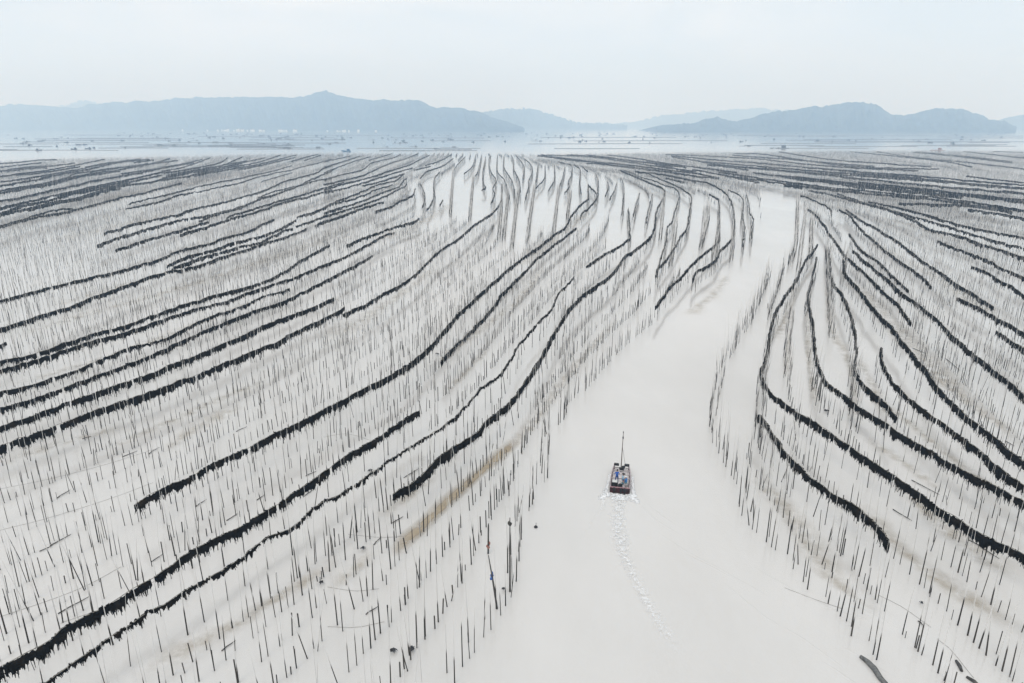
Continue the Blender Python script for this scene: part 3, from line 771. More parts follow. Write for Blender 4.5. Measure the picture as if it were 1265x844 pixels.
# ------------------------------------------------------------------ silt streaks under the water film
def silt_mat(name, col, strength, lo=.32, hi=.68):
    m = bpy.data.materials.new(name); m.use_nodes = True
    t_ = m.node_tree; b_ = t_.nodes['Principled BSDF']
    b_.inputs['Base Color'].default_value = (*col, 1); b_.inputs['Roughness'].default_value = .2
    at_ = t_.nodes.new('ShaderNodeAttribute'); at_.attribute_name = 'cover'
    c_ = t_.nodes.new('ShaderNodeTexCoord'); nn = t_.nodes.new('ShaderNodeTexNoise'); nn.inputs['Scale'].default_value = .55; nn.inputs['Detail'].default_value = 5
    nn.inputs['Roughness'].default_value = .6
    t_.links.new(c_.outputs['Object'], nn.inputs['Vector'])
    mr_ = t_.nodes.new('ShaderNodeMapRange'); mr_.inputs['From Min'].default_value = lo; mr_.inputs['From Max'].default_value = hi
    t_.links.new(nn.outputs[0], mr_.inputs['Value'])
    mu = t_.nodes.new('ShaderNodeMath'); mu.operation = 'MULTIPLY'; t_.links.new(at_.outputs['Fac'], mu.inputs[0]); t_.links.new(mr_.outputs[0], mu.inputs[1])
    mu2 = t_.nodes.new('ShaderNodeMath'); mu2.operation = 'MULTIPLY'; mu2.inputs[1].default_value = strength
    t_.links.new(mu.outputs[0], mu2.inputs[0]); t_.links.new(mu2.outputs[0], b_.inputs['Alpha'])
    return m
M_SILT = silt_mat('tan_silt', (.47, .38, .26), .85, .15, .5)
M_SILT_PALE = silt_mat('pale_silt', (.50, .43, .33), .55, .36, .7)
silt_z = [0.004]
def streak(pts, width, m):
    p = smooth_path([tuple(at(x, y, 0))[:2] for x, y in pts], 1.2)
    tn = np.gradient(p, axis=0); tn /= np.linalg.norm(tn, axis=1)[:, None] + 1e-9
    nr = np.stack([-tn[:, 1], tn[:, 0]], 1)
    cols = [-1, -.6, -.25, .1, .5, 1]; al = [0, .45, 1, .9, .4, 0]
    k = len(cols); n_ = len(p)
    r = np.random.default_rng(int(pts[0][0]) + 5)
    wv = width * (1 + fbm(n_, 1.2, [(12, .25), (4, .15)], r))
    V = np.zeros((n_, k, 3)); A = np.zeros((n_, k))
    fade = np.minimum(1, np.minimum(np.arange(n_), np.arange(n_)[::-1]) / max(3., n_ * .12))
    for j in range(k):
        V[:, j, :2] = p + nr * (wv * cols[j])[:, None]; V[:, j, 2] = silt_z[0]; A[:, j] = al[j] * fade
    i = np.arange(n_ - 1)[:, None] * k + np.arange(k - 1)[None]
    F = np.stack([i, i + 1, i + 1 + k, i + k], -1).reshape(-1, 4)
    me_ = mesh_np('silt', V.reshape(-1, 3), F)
    at_ = me_.attributes.new('cover', 'FLOAT', 'POINT'); at_.data.foreach_set('value', A.astype(np.float32).ravel())
    silt_z[0] += .0035
    tag(link('silt', me_, m), kind='structure')
streak([(484,688),(500,668),(520,650),(560,612),(600,577),(640,542)], 1.05, M_SILT)
streak([(620,560),(640,542),(668,510),(694,472),(732,427),(764,392)], 1.2, M_SILT_PALE)
for pts, w_ in [
  ([(0,572),(60,552),(110,538),(160,525)], 1.8), ([(130,555),(200,525),(260,498),(330,468)], 1.3), ([(200,560),(240,530),(300,500)], 1.2),
  ([(160,840),(240,795),(300,765),(380,715),(420,690)], 1.2), ([(520,460),(560,432),(600,402),(640,370),(670,330)], 1.6), ([(545,488),(580,455),(604,430)], 1.4),
  ([(930,590),(960,615),(985,645),(1010,685),(1040,725),(1085,757)], 1.7), ([(1060,620),(1100,665),(1140,700),(1200,740),(1265,775)], 1.7),
  ([(1110,600),(1160,645),(1220,690),(1265,720)], 1.5), ([(1100,500),(1150,545),(1210,590),(1265,630)], 1.3), ([(1150,460),(1200,500),(1265,545)], 1.6),
  ([(870,375),(860,384),(850,390)], 2.0), ([(900,340),(880,366),(855,382)], 1.8), ([(1022,350),(1026,400),(1050,450),(1056,500),(1058,530)], 1.0),
  ([(1000,360),(998,420),(1003,470),(1010,510)], .8), ([(985,350),(972,390),(960,420)], 1.2), ([(978,390),(974,430),(972,470)], .7),
  ([(1060,440),(1080,480),(1100,520)], 1.2), ([(1070,540),(1120,575),(1170,610)], 1.3), ([(300,330),(360,310),(420,290)], 4), ([(60,300),(140,280),(220,262)], 6),
  ([(400,420),(470,380),(540,330)], 3.0), ([(60,380),(160,350),(260,325)], 3), ([(1080,300),(1160,345),(1240,400)], 3), ([(1060,350),(1130,430),(1200,500)], 2.2),
  ([(0,420),(120,385),(240,350),(330,320)], 3.2), ([(640,330),(690,290),(720,265)], 4), ([(0,480),(120,445),(230,405),(330,365)], 1.8),
  ([(460,300),(520,275),(560,250)], 5), ([(100,250),(200,232),(300,215)], 10), ([(1100,270),(1180,295),(1265,315)], 4), ([(470,640),(520,600),(540,590)], 1.0),
  ([(400,735),(440,700),(470,672)], .9), ([(505,590),(520,575),(522,560)], .9)]:
    streak(pts, w_, M_SILT_PALE)

# ------------------------------------------------------------------ drift: fallen poles, ropes, tangles, floats
def fallen(pa, pb, label, r0=.05):
    A, B = at(*pa, .06), at(*pb, .12)
    mid = (A + B) / 2
    m = MB(); k = (B - A)
    m.tube([A - mid, A + k * .35 + Vector((random.gauss(0, .06), random.gauss(0, .06), .03)) - mid, A + k * .7 - mid, B - mid], [r0, r0 * .95, r0 * .8, r0 * .55], 7)
    o = m.build('fallen_pole', M_DRIFT, None, True); o.location = mid
    tag(o, label, 'pole', 'poles lying flat on the water')
for pa, pb, lab in [
  ((71,615),(87,605), 'toppled pole lying below the lowest thick curtain of the left field'), ((49,681),(65,674), 'fallen pole floating left of a longer slanted one'),
  ((62,674),(88,660), 'long fallen pole slanting on water near the left edge'), ((72,758),(110,737), 'longest fallen pole near the lower left, above the thick curtain'),
  ((187,694),(202,684), 'fallen pole right against the upper side of the thick notched curtain'), ((242,626),(255,617), 'fallen pole just under the blunt end curtain'),
  ((280,643),(294,634), 'fallen pole midway between the bending curtain and the thick notched one'), ((317,618),(327,611), 'small fallen pole above the thick notched curtain'),
  ((376,613),(387,605), 'fallen pole close above the thick notched curtain, farther along'), ((274,804),(291,791), 'thick fallen pole below the thin ragged curtain'),
  ((152,564),(170,557), 'fallen pole in bare shallows above the bending curtain'), ((184,561),(196,553), 'small fallen pole beside another in bare shallows'),
  ((102,542),(113,539), 'tiny fallen pole under the lowest left curtain'), ((499,590),(517,579), 'fallen pole touching the thin ragged curtain'),
  ((462,673),(471,663), 'fallen pole below the lower tip of the S-shaped curtain'), ((485,646),(498,638), 'fallen pole between the S-shaped curtain and tan silt'),
  ((452,759),(467,749), 'thick fallen pole in the lower shallows left of the channel'), ((292,533),(305,527), 'fallen pole above the long bending curtain'),
  ((378,588),(391,582), 'fallen pole in a bare row of the left field'), ((1126,593),(1160,611), 'long fallen pole on the right bank under the elbow shaped curtain'),
  ((1103,629),(1126,643), 'fallen pole above the tip of the lone thick right curtain'), ((1127,430),(1144,437), 'fallen pole in the bare gap of the right field'),
  ((1168,443),(1186,458), 'fallen pole under the long wavy right curtain'), ((1242,545),(1253,551), 'fallen pole near the right edge by the bold curtain'),
  ((1134,767),(1141,773), 'stubby fallen pole near the lower right'), ((1197,667),(1234,690), 'long bent fallen pole against the elbow shaped curtain')]:
    fallen(pa, pb, lab)

m = MB(); A, B = at(1063, 811, .1), at(1094, 845, .1); k = B - A; mid = (A + B) / 2
m.tube([A - mid, A + k * .25 + Vector((.12, .1, .05)) - mid, A + k * .5 + Vector((.16, .1, .04)) - mid, A + k * .8 - mid, B - mid], [.14, .2, .22, .21, .2], 10)
o = m.build('floating_log', mat('weathered_log', (.10, .105, .105), .9, (.20, .20, .195), 5.0, stretch=(1, 1, 1)), None, True); o.location = mid
tag(o, 'weathered grey floating log at the bottom edge of the open channel', 'log')
for pa, pb, lab in [((1181,816),(1188,829), 'short dark drift log near the bottom right'), ((1194,836),(1209,847), 'curved dark drift log at the bottom right edge')]:
    A, B = at(*pa, .08), at(*pb, .08); mid = (A + B) / 2; m = MB()
    m.tube([A - mid, (B - A) * .1 + Vector((.05, .04, .02)), B - mid], [.1, .14, .1], 8)
    o = m.build('floating_log', M_DRIFT, None, True); o.location = mid; tag(o, lab, 'log')

def tangle(pxy, size, label, m_=M_TANGLE, cat='net', name='net_tangle', z=.25):
    c0 = at(*pxy, z); m = MB()
    for _ in range(7):
        m.blob((random.gauss(0, size * .45), random.gauss(0, size * .45), random.uniform(-.1, .25) * size), (size * random.uniform(.25, .5), size * random.uniform(.25, .5), size * random.uniform(.15, .35)), .3)
    for _ in range(9):
        a_ = random.uniform(0, 6.28); l = size * random.uniform(.7, 1.4)
        m.tube([(0, 0, 0), (math.cos(a_) * l * .5, math.sin(a_) * l * .5, random.uniform(0, .3) * size), (math.cos(a_) * l, math.sin(a_) * l, random.uniform(-.3, .2) * size)], [.05, .04, .02], 5)
    o = m.build(name, m_); o.location = c0
    tag(o, label, cat)
tangle((449,677), 0.24, 'black net tangle at a pole foot left of the tan silt streak')
tangle((508,801), 0.26, 'black net tangle wound round a pole near the bottom')
tangle((486,803), 0.28, 'ragged grey net tangle draped beside bottom poles')
tangle((622,727), 0.16, 'small dark clump floating beside the outermost left bank pole')
tangle((397,719), 0.17, 'small black tangle on the thin row below the ragged curtain')
tangle((1138,744), 0.15, 'dark weed clump caught at a pole foot, lower right bank')
tangle((1021,507), 0.34, 'dark weed snagged in bare poles under the elbow shaped curtain')
tangle((540,437), 0.34, 'dark weed lump snagged beside the bending curtain')
tangle((457,581), 0.25, 'dark clump caught on the thin ragged curtain')
M_BLUE = mat('blue_cloth', (.03, .09, .32), .8, (.10, .20, .45), 4.0)
M_RED = mat('red_float', (.28, .10, .08), .7, (.34, .18, .14), 4.0)
def dressed_pole(pa, h, lean_, m_, zc, label):
    c0 = at(*pa, 0)
    root = empty('marker_pole', c0); tag(root, label, 'pole')
    m = MB(); m.tube([(0, 0, -.5), (lean_ * 3, 0, 3), (lean_ * h, 0, h)], [.09, .075, .035], 8)
    m.build('shaft', M_DRIFT, root, True)
    m = MB()
    for _ in range(6): m.blob((lean_ * zc + random.gauss(0, .09), random.gauss(0, .09), zc + random.gauss(0, .12)), (.11, .11, .15), .3)
    m.build('rag', m_, root)
dressed_pole((615,752), 5.4, -.14, M_BLUE, 3.4, 'slanting pole with a blue rag tied halfway, outer left bank')
dressed_pole((603,684), 3.4, .02, M_RED, 1.0, 'short pole with a faded red float at its foot, left bank')
dressed_pole((630,731), 7.6, .0, M_DRIFT, 7.0, 'tall outermost upright pole beside the open channel')
m = MB(); m.blob((0, 0, 0), (.2, .2, .16), .08, 10, 6); m.tube([(0, 0, .1), (.02, 0, .5)], .025, 6)
o = m.build('mooring_float', M_TANGLE, None, True); o.location = at(662, 651, .06); tag(o, 'small black mooring float alone on the open channel', 'float')

def rope(pts, label, r0=.012, z=.03):
    p = smooth_path([tuple(at(x, y, z)) for x, y in pts], .9)
    p[:, :2] += np.cumsum(rng.normal(0, .03, (len(p), 2)), 0) * .4
    mid = p[len(p) // 2].copy(); m = MB(); m.tube([tuple(v) for v in p - mid], r0, 5)
    o = m.build('mooring_rope', M_ROPE); o.location = tuple(mid); tag(o, label, 'rope')
for pts, lab in [
  ([(0,604),(60,592),(130,574),(200,552)], 'thin slack rope under the lowest left curtain'), ([(0,762),(30,752),(70,738),(110,722),(150,700)], 'thin rope along the near bare poles, left edge'),
  ([(430,660),(470,664),(500,662)], 'short slack rope left of the tan silt streak'), ([(405,725),(440,730),(468,727)], 'slack rope loop between lower poles'),
  ([(405,774),(440,775),(475,768)], 'thin rope near the bottom, left of the channel'), ([(0,655),(60,640),(140,615),(190,596)], 'pale rope linking bare poles left of the blunt end curtain'),
  ([(400,540),(430,536),(460,545)], 'looped rope in the bare shallows below the bending curtain'), ([(75,770),(150,742),(200,712)], 'rope trailing above the thick notched curtain'),
  ([(1157,789),(1175,803),(1190,822),(1203,838)], 'dark rope running to the drift logs, bottom right'), ([(1085,735),(1115,750),(1150,775)], 'pale rope along the lower right bank poles'),
  ([(969,726),(1005,740),(1040,752)], 'thin rope skirting the right bank poles'), ([(1168,370),(1195,388),(1225,412)], 'dark drifting line in the bare right field')]:
    rope(pts, lab)

# ------------------------------------------------------------------ the boat
M_HULL = mat('weathered_hull', (.34, .28, .285), .6, (.22, .15, .16), 1.5)
M_DECK = mat('bleached_deck', (.80, .75, .74), .8, (.68, .62, .62), 2.5, stretch=(1, .2, 1))
M_GUN = mat('mauve_gunwale', (.40, .33, .34), .6, (.50, .45, .46), 2.0)
M_BEAM = mat('grey_beam', (.36, .33, .33), .8, (.48, .45, .45), 3.0)
M_BLACK = mat('black_rubber', (.014, .014, .016), .6, (.03, .03, .032), 4.0)
M_WHITE = mat('white_paint', (.72, .72, .70), .5, (.60, .60, .58), 3.0)
M_MAST = mat('mast_wood', (.13, .11, .10), .7, (.22, .19, .17), 3.0)
stern, bow = at(765.3, 609, .0), at(767.6, 581.5, .0)
head = math.atan2(bow.y - stern.y, bow.x - stern.x) - math.pi / 2
bc = (stern + bow) / 2; bc.z = 0
HL = (bow - stern).length / 2
boat = empty('fishing_boat', bc, head)
tag(boat, 'low wooden work boat with a tall bow mast motoring up the open channel', 'boat')
def sec(u):                       # u -1 stern .. 1 bow -> half width, gunwale height, bottom
    hw = 1.10 + .06 * (1 - u * u) - .22 * max(0, u) ** 2
    return hw, .52 + .05 * u * u + .22 * max(0, u) ** 2, -.25 + .35 * max(0, u - .5) ** 1.5
n_ = 14; V, F = [], []
for i in range(n_ + 1):
    u = -1 + 2 * i / n_; hw, gh, bz = sec(u); y = u * HL
    for x, z in ((-hw, gh), (-hw * .93, bz + .12), (-hw * .8, bz), (hw * .8, bz), (hw * .93, bz + .12), (hw, gh), (hw - .07, gh), (hw - .1, .2), (-hw + .1, .2), (-hw + .07, gh)):
        V.append((x, y, z))
for i in range(n_):
    for k in range(10):
        F.append((i * 10 + k, i * 10 + (k + 1) % 10, (i + 1) * 10 + (k + 1) % 10, (i + 1) * 10 + k))
F.append(tuple(range(10))); F.append(tuple(n_ * 10 + 9 - k for k in range(10)))
m = MB(); m.add(V, F); m.build('hull', M_HULL, boat)
m = MB()
for i in range(9):
    m.box((-.84 + .21 * i, .05, .245), (.195, HL * 2 - .5, .05))
m.build('deck', M_DECK, boat)
for sx in (-1, 1):
    m = MB(); m.tube([(sx * (sec(u)[0] - .03), u * HL, sec(u)[1] + .03) for u in np.linspace(-1, 1, 15)], .055, 6); m.build('gunwale', M_GUN, boat)
m = MB(); m.box((0, -HL - .04, .30), (2.26, .08, .62)); m.build('transom', mat('transom_red', (.085, .022, .028), .5, (.035, .018, .02), 2.0), boat)
m = MB(); m.box((0, -HL + .06, .66), (2.2, .12, .06)); m.build('stern_rail', mat('pink_trim', (.45, .26, .28), .6, (.35, .18, .2), 2.0), boat)
for y in (-.2, .75, 1.6, 2.35):
    m = MB(); m.box((0, y, .50 + .02 * y), (2 * sec(y / HL)[0] - .12, .10, .09)); m.build('cross_beam', M_BEAM, boat)
for sx in (-1, 1):
    m = MB(); m.box((sx * .62, HL - .12, .86), (.62, .34, .22), 0, .9); m.build('bow_pad', M_BLACK, boat)
m = MB(); m.box((0.05, HL - .6, .45), (.5, .4, .35), .2, .8); m.tube([(-.3, HL - .6, .66), (.36, HL - .6, .66)], .10, 8); m.blob((.2, HL - .35, .72), (.2, .18, .14), .25); m.build('anchor_winch', M_BLACK, boat)
MH = 5.3
mast = MB(); mast.tube([(-.05, HL - .45, .2), (-.04, HL - .42, 2.5), (0.0, HL - .38, MH)], [.065, .055, .035], 8); mast = mast.build('mast', M_MAST, boat, True)
m = MB(); m.blob((0, HL - .38, MH - .75), (.09, .09, .22), .2); m.blob((0, HL - .38, MH), (.06, .06, .1), .1); m.build('masthead_light', M_BLACK, mast)
m = MB(); m.tube([(.02, HL - .40, 3.2), (.42, HL - .2, .95)], .018, 5); m.build('stay', M_MAST, boat)
for sx in (-.62, .12, .55):
    m = MB(); m.box((sx, -HL - .22, .52), (.26, .3, .36), 0, .85); m.tube([(sx, -HL - .25, .35), (sx, -HL - .3, -.35)], .07, 6)
    e = m.build('outboard_engine', M_BLACK, boat)
    m = MB(); m.tube([(sx, -HL - .06, .6), (sx + .05, -HL + .35, .68)], .03, 6); m.build('tiller', M_BLACK, e)
m = MB(); m.box((-.62, -HL + 1.05, .55), (.72, .62, .56)); o = m.build('engine_box', M_BLACK, boat)
m = MB(); m.box((-.62, -HL + 1.05, .87), (.6, .52, .07)); m.build('lid', M_WHITE, o)
m = MB(); m.box((.02, -HL + .62, .47), (.5, .4, .4)); m.blob((.05, -HL + .62, .72), (.24, .2, .12), .25); m.build('winding_gear', M_BLACK, boat)

Mboat = Matrix.Translation(bc) @ Matrix.Rotation(head, 4, 'Z')
M_SKIN = mat('skin', (.42, .25, .18), .6)
def fabric(nm, c): return mat(nm, c, .85, tuple(min(1, v * 1.35) for v in c), 6.0, spec=.1)

def person(loc, rz, pose, shirt, trousers, label, hat):
    """One continuous skinned body; pose 'stand' or 'sit'. Local +y is where the person faces."""
    v, e, rr, mt = [], [], [], []
    def add(p, r, m_, parent=None):
        v.append(p); rr.append(r); mt.append(m_)
        if parent is not None: e.append((parent, len(v) - 1))
        return len(v) - 1
    dz = -.44 if pose == 'sit' else 0.0
    fw = .06 if pose == 'sit' else .0
    pel = add((0, 0, .95 + dz), .135, 1)
    bel = add((0, .01 + fw * .3, 1.08 + dz), .13, 0, pel)
    che = add((0, .0 + fw, 1.28 + dz), .155, 0, bel)
    nb = add((0, -.005 + fw * 1.3, 1.45 + dz), .075, 0, che)
    nk = add((0, .01 + fw * 1.4, 1.51 + dz), .052, 2, nb)
    hd = add((0, .03 + fw * 1.5, 1.60 + dz), .088, 2, nk)
    tp = add((0, .02 + fw * 1.5, 1.70 + dz), .085, 2, hd)
    add((0, .125 + fw * 1.5, 1.605 + dz), .017, 2, hd)                  # nose
    for s in (-1, 1):
        add((s * .093, .02 + fw * 1.5, 1.61 + dz), .018, 2, hd)          # ear
        sh = add((s * .19, 0 + fw, 1.40 + dz), .062, 0, nb)
        if pose == 'sit':
            el = add((s * .25, .10, 1.14 + dz), .045, 0, sh); wr = add((s * .17, .32, 1.06 + dz), .030, 2, el); hand = (s * .14, .40, 1.03 + dz); hdir = Vector((-s * .3, .8, -.25)).normalized()
        else:
            el = add((s * .26, .05, 1.14), .045, 0, sh); wr = add((s * .22, .27, 1.04), .030, 2, el); hand = (s * .20, .34, 1.02); hdir = Vector((-s * .2, .9, -.2)).normalized()
        pm = add(hand, .036, 2, wr)
        side = Vector((1, 0, 0))
        for kf, (o_, l) in enumerate(((-.030, .065), (-.010, .078), (.010, .072), (.030, .055))):
            a0 = Vector(hand) + side * o_ + hdir * .03
            q = add(tuple(a0 + hdir * l * .55), .010, 2, pm); add(tuple(a0 + hdir * l * .85 + Vector((0, 0, -l * .4))), .008, 2, q)
        th = Vector(hand) + Vector((-s * .045, .0, .0)); q = add(tuple(th + hdir * .02), .011, 2, pm); add(tuple(th + hdir * .055), .009, 2, q)
        if pose == 'sit':
            hp = add((s * .10, .04, .93 + dz), .105, 1, pel); kn = add((s * .14, .45, .97 + dz), .068, 1, hp); an = add((s * .14, .47, .53 + dz), .045, 1, kn); add((s * .15, .62, .48 + dz), .042, 3, an)
        else:
            hp = add((s * .11, 0, .86), .10, 1, pel); kn = add((s * .13, .03, .48), .065, 1, hp); an = add((s * .14, -.01, .09), .045, 1, kn); add((s * .15, .15, .045), .042, 3, an)
    me_ = bpy.data.meshes.new('person'); me_.from_pydata(v, e, [])
    ob = bpy.data.objects.new('person_build', me_); COL.objects.link(ob)
    sk = ob.modifiers.new('skin', 'SKIN'); sk.use_smooth_shade = True
    for i, d_ in enumerate(me_.skin_vertices[0].data):
        d_.radius = (rr[i], rr[i]); d_.use_root = (i == 0)
    ss = ob.modifiers.new('sub', 'SUBSURF'); ss.levels = 1; ss.render_levels = 1
    bpy.context.view_layer.update()
    dg = bpy.context.evaluated_depsgraph_get()
    body = bpy.data.meshes.new_from_object(ob.evaluated_get(dg))
    bpy.data.objects.remove(ob)
    body.materials.clear()
    for m_ in (shirt, trousers, M_SKIN, M_BLACK): body.materials.append(m_)
    va = np.array(v)
    for p in body.polygons:
        p.material_index = mt[int(np.argmin(((va - np.array(p.center)) ** 2).sum(1)))]
    o_ = link('person', body)
    o_.matrix_world = Mboat @ Matrix.Translation(loc) @ Matrix.Rotation(rz, 4, 'Z')
    tag(o_, label, 'person')
    m_ = MB(); hx = Vector(v[tp]); m_.blob((hx.x, hx.y - .012, hx.z + .0), (.102, .112, .10), .03, 10, 6)
    if hat: m_.tube([(hx.x, hx.y, hx.z - .005), (hx.x, hx.y, hx.z + .015)], [.2, .15], 12)
    m_.build('hat' if hat else 'hair', hat or M_BLACK, o_, True)
person((-.42, -HL + 1.7, .27), R(8), 'stand', fabric('blue_jacket', (.03, .11, .42)), fabric('navy_trousers', (.03, .06, .18)), 'person in bright blue jacket standing at the left side of the work boat', None)
person((.22, -HL + 1.72, .27), R(-70), 'sit', fabric('pale_blue_shirt', (.38, .52, .62)), fabric('dark_blue_trousers', (.02, .05, .16)), 'person in pale blue shirt sitting amidships behind the standing one', M_BLACK)
person((.70, -HL + 1.12, .27), R(60), 'sit', fabric('blue_overalls', (.05, .17, .40)), fabric('teal_trousers', (.10, .22, .28)), 'person in blue overalls and white hat sitting by the right gunwale', M_WHITE)
for q, (x, y, rz) in enumerate(((.22, -HL + 1.72, R(-70)), (.70, -HL + 1.12, R(60)))):
    m = MB(); m.box((0, -.02, .17), (.36, .32, .30), 0, .92)
    o = m.build('plastic_crate', (M_WHITE, M_BEAM)[q]); o.matrix_world = Mboat @ Matrix.Translation((x, y, .27)) @ Matrix.Rotation(rz, 4, 'Z')
    tag(o, ('white crate used as a seat amidships on the work boat', 'grey crate used as a seat by the right gunwale of the boat')[q], 'crate')

# wake: churned water and foam flecks left on the surface
M_FOAM = mat('foam', (.93, .935, .94), .6, (.88, .885, .89), 3.0)
m = MB()
trail = smooth_path([tuple(at(x, y, 0)) for x, y in [(765,612),(764,640),(767,670),(775,695),(788,722),(803,750),(822,782)]], .1)
nT = len(trail)
for _ in range(420):
    q = random.random() ** 1.5; p = trail[int(q * (nT - 1))]
    wv = .75 - .3 * q
    s = random.gauss(0, .55)
    if abs(s) < .35 and random.random() < .4: s = random.choice((-1, 1)) * random.uniform(.5, .95)
    k = (1 - .6 * q) * random.uniform(.05, .16)
    a_ = random.uniform(-.6, .6)
    m.blob((p[0] + s * wv, p[1] + random.gauss(0, .15), .005), (k * 1.2, k * .5, .006), .4, 7, 2)
for sx in (-1, 1):                                   # foam curling along both sides and off the quarters
    for _ in range(170):
        u = random.random()
        lp = Mboat @ Vector((sx * (1.2 + .55 * (1 - u) ** 2 * random.random() + random.uniform(0, .25)), -HL - .6 + u * 2 * HL * .9, 0))
        k = random.uniform(.05, .15); m.blob((lp.x, lp.y, .01), (k, k * 1.4, .04), .4, 7, 2)
    for _ in range(110):
        u = random.random(); lp = Mboat @ Vector((sx * (1.0 + 1.1 * u) + random.gauss(0, .1), -HL - .2 - 1.4 * u + random.gauss(0, .2), 0))
        k = random.uniform(.04, .12); m.blob((lp.x, lp.y, .01), (k * 1.5, k, .03), .4, 7, 2)
for _ in range(160):
    lp = Mboat @ Vector((random.gauss(0, .6), -HL - random.uniform(.3, 1.6), 0)); k = random.uniform(.08, .2)
    m.blob((lp.x, lp.y, .02), (k, k * .8, .06), .4, 7, 2)
m.v = [(x, y, z if z > 0 else .001) for x, y, z in m.v]
tag(m.build('foam', M_FOAM, None, True), 'white foam flecks of the wake behind the work boat', 'foam', None, 'stuff')

# thin lacy froth between the flecks
M_FROTH = silt_mat('froth', (.95, .955, .96), .9, .44, .68)
for n_f in M_FROTH.node_tree.nodes:
    if n_f.type == 'TEX_NOISE': n_f.inputs['Scale'].default_value = 2.6; n_f.inputs['Distortion'].default_value = 1.2
for pts, w_ in (([(765.2,611),(764,640),(767,670),(775,695)], 1.25), ([(764,640),(767,670),(775,695),(788,722),(803,750),(822,782),(840,815)], .75),
                ([(752,606),(749,614),(745,624),(740,640)], .3), ([(778,606),(781,614),(786,626)], .3), ([(765.2,610),(764.6,622),(764.5,640)], 1.0)):
    streak(pts, w_, M_FROTH)

# long low ripples of the bow wave crossing the channel
m = MB()
def ripple(pts, hgt, wid):
    p = smooth_path([tuple(at(x, y, 0))[:2] for x, y in pts], .6)
    tn = np.gradient(p, axis=0); tn /= np.linalg.norm(tn, axis=1)[:, None] + 1e-9; nr = np.stack([-tn[:, 1], tn[:, 0]], 1)
    p = p + nr * fbm(len(p), .6, [(5, .12), (1.5, .05)], rng)[:, None]
    f_ = np.sin(np.linspace(0, math.pi, len(p))) ** .5 * (.6 + .4 * np.abs(fbm(len(p), .6, [(4, 1.)], rng)))
    V, F = [], []
    for i in range(len(p)):
        for a_, h in ((-1, -.01), (-.45, .45), (0, 1), (.3, .45), (.7, -.01)):
            V.append((*(p[i] + nr[i] * wid * a_), hgt * f_[i] * h if h > 0 else -.01))
    for i in range(len(p) - 1):
        for k in range(4): F.append((i * 5 + k, i * 5 + k + 1, i * 5 + k + 6, i * 5 + k + 5))
    m.add(V, F)
for pts in ([(779,614),(795,628),(815,645),(845,664)], [(797,622),(820,640),(842,654)], [(810,655),(850,682),(900,708)], [(845,684),(880,702),(920,722)],
            [(870,690),(905,712),(950,738)], [(890,720),(930,748),(975,780)], [(960,770),(1000,795),(1040,825)], [(1015,815),(1050,838),(1080,860)],
            [(930,700),(975,726),(1020,750)], [(1040,798),(1075,820),(1110,840)], [(1050,745),(1085,762),(1110,775)], [(985,730),(1030,752),(1075,768)],
            [(752,616),(742,630),(730,652)], [(748,618),(735,640),(716,668)]):
    ripple(pts, .035, .16)
tag(m.build('water', M_WATER, None, True), kind='structure')

# ------------------------------------------------------------------ the bay beyond: boats, rafts, houses
hm = MB()
for hw in (1.0,):
    V = []
    for u, w_, zt, zb in ((-4, 1.1, .9, 0), (-2, 1.35, .8, -.3), (1.5, 1.3, .9, -.3), (4.6, .15, 1.5, .2)):
        V += [(-w_, u, zt), (-w_ * .7, u, zb), (w_ * .7, u, zb), (w_, u, zt)]
    F = [(i * 4 + k, i * 4 + (k + 1) % 4, i * 4 + 4 + (k + 1) % 4, i * 4 + 4 + k) for i in range(3) for k in range(4)] + [(0, 1, 2, 3), (15, 14, 13, 12)]
    hm.add(V, F)
hm.box((0, -1.8, 1.6), (1.7, 2.4, 1.5), 0, .9); hm.box((0, -1.8, 2.42), (2.0, 2.8, .12)); hm.tube([(0, 1.2, .9), (0, 1.2, 4.4)], .07, 5)
boat_me = hm.mesh('far_boat'); boat_me.materials.append(M_BOATFAR)
fr = MB()
for x in (-9, -3, 3, 9): fr.box((x, 0, .2), (.5, 13, .4))
for y in (-6, -2, 2, 6): fr.box((0, y, .45), (19, .5, .15))
for x in (-6, 0, 6):
    fr.box((x, 5.2, .7), (1.2, 1.2, .5))
fr.box((5, 3.5, 1.9), (4.2, 3.6, 2.6)); fr.box((5, 3.5, 3.32), (4.8, 4.2, .25), 0, .6)
raft_me = fr.mesh('fish_raft'); raft_me.materials.append(M_RAFT)
far_r = random.Random(11)
for i in range(230):
    pxx = far_r.uniform(5, 1260)
    if i < 100: pxx = far_r.choice((far_r.gauss(450, 150), far_r.gauss(330, 130), far_r.gauss(900, 120), far_r.gauss(620, 90), far_r.uniform(0, 1265)))
    pyy = 164.5 + 13 * far_r.random() ** 1.7 if pxx > 120 else 170 + 16 * far_r.random()
    p = at(pxx, pyy, 0)
    o = link('fishing_boat', boat_me); o.location = p; o.rotation_euler = (0, 0, far_r.uniform(0, 6.28)); s = far_r.uniform(.55, .95) * (1 + p.y / 4000); o.scale = (s, s, s)
    tag(o, 'tiny dark boat dotted with its like over the pale blue bay', 'boat', 'tiny boats moored out on the bay')
for i in range(70):
    pxx = far_r.choice((far_r.uniform(0, 480), far_r.uniform(300, 1265), far_r.gauss(380, 120))); pyy = 166 + 18 * far_r.random() ** 1.3
    p = at(pxx, pyy, 0)
    o = link('fish_raft', raft_me); o.location = p; o.rotation_euler = (0, 0, far_r.gauss(0, .25)); s = far_r.uniform(.35, .65); o.scale = (s * far_r.uniform(1, 5), s, s)
    tag(o, 'low timber fish raft lying flat as a thin line on the bay', 'raft', 'fish farm rafts out on the bay')
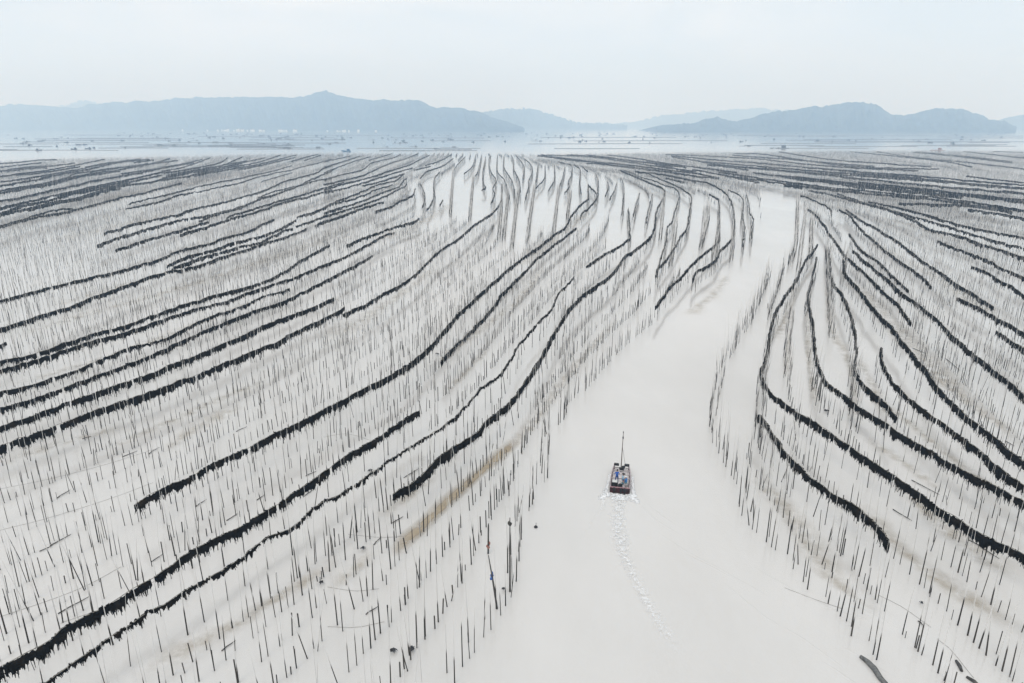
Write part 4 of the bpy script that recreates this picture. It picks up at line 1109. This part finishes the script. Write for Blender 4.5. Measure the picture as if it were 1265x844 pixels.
o = link('fishing_boat', boat_me.copy()); o.data.materials.clear(); o.data.materials.append(mat('blue_boat_paint', (.03, .12, .25), .5, (.05, .18, .32), 1.0))
o.location = at(428, 187.5, 0); o.rotation_euler = (0, 0, R(80)); o.scale = (1.7, 1.7, 1.6)
tag(o, 'larger blue boat moored just beyond the far end of the left field', 'boat')
o = link('fish_raft', raft_me.copy()); o.data.materials.clear(); o.data.materials.append(mat('rusty_hut', (.22, .08, .07), .8, (.3, .14, .1), .5))
o.location = at(1158, 186, 0); o.scale = (1.0, .8, 1.1); tag(o, 'rusty red raft hut at the far edge of the right field', 'raft')
o = link('fish_raft', raft_me); o.location = at(963, 183.5, 0); o.scale = (1.6, 1, 1.6); tag(o, 'lone raft hut beyond the far edge of the right field', 'raft')
# long oyster lines: thin floating strings across the bay
line_r = random.Random(5)
for i in range(60):
    pxx = line_r.choice((line_r.uniform(-20, 420), line_r.uniform(380, 1280), line_r.uniform(750, 1280))); pyy = 167 + 20 * line_r.random()
    p = at(pxx, pyy, .1); L = line_r.uniform(60, 330) * p.y / 1500
    m = MB(); m.tube([(-L / 2, 0, 0), (-L / 6, line_r.gauss(0, 3), .05), (L / 6, line_r.gauss(0, 3), 0), (L / 2, line_r.gauss(0, 6), 0)], .55 * p.y / 1500, 5)
    for k in range(int(L / 9)): m.blob((-L / 2 + k * 9, 0, .1), (.5, .5, .4), .1, 6, 3)
    o = m.build('float_line', M_RAFT); o.location = p; o.rotation_euler = (0, 0, line_r.gauss(0, .05))
    tag(o, 'thin string of floats drawn straight across the pale bay', 'float line', 'float lines across the bay')
hs = MB(); hs.box((0, 0, 4.5), (12, 9, 9))
house_me = hs.mesh('wall'); house_me.materials.append(M_HOUSE)
rf = MB(); rf.add([(-6.4, -4.9, 9.0), (6.4, -4.9, 9.0), (6.4, 4.9, 9.0), (-6.4, 4.9, 9.0), (-5.5, 0, 12), (5.5, 0, 12)], [(3, 2, 1, 0), (0, 1, 5, 4), (2, 3, 4, 5), (1, 2, 5), (3, 0, 4)])
roof_me = rf.mesh('roof'); roof_me.materials.append(M_ROOF)
for i in range(46):
    pxx = far_r.choice((far_r.gauss(330, 26), far_r.gauss(300, 30), far_r.gauss(420, 25), far_r.uniform(230, 500)))
    d = 5600 - (pxx / 640) * 1900 - 10 + far_r.uniform(-30, 60)
    p = at_far(pxx, 160, d); s = far_r.uniform(.5, 1.0)
    r_ = empty('house', (p.x, d - 60, 0), far_r.uniform(-.4, .4)); r_.scale = (s, s, s * far_r.uniform(.8, 1.5))
    tag(r_, 'small white house in the hazy village along the far shore', 'house', 'white houses along the far shore')
    link('wall', house_me, None, r_); link('roof', roof_me, None, r_)

# ------------------------------------------------------------------ haze over the bay
hz = MB(); hz.box((0, 5000, 259), (24000, 11000, 520))
M_HAZE = bpy.data.materials.new('haze'); M_HAZE.use_nodes = True
t = M_HAZE.node_tree; t.nodes.clear()
o_ = t.nodes.new('ShaderNodeOutputMaterial'); pv = t.nodes.new('ShaderNodeVolumePrincipled')
pv.inputs['Color'].default_value = (.54, .75, 1.0, 1); pv.inputs['Absorption Color'].default_value = (.97, 1, 1, 1); pv.inputs['Density'].default_value = 3.3e-4; pv.inputs['Anisotropy'].default_value = 0.0
t.links.new(pv.outputs[0], o_.inputs['Volume'])
tag(hz.build('haze', M_HAZE), 'pale blue haze thickening over the bay', 'haze', None, 'stuff')
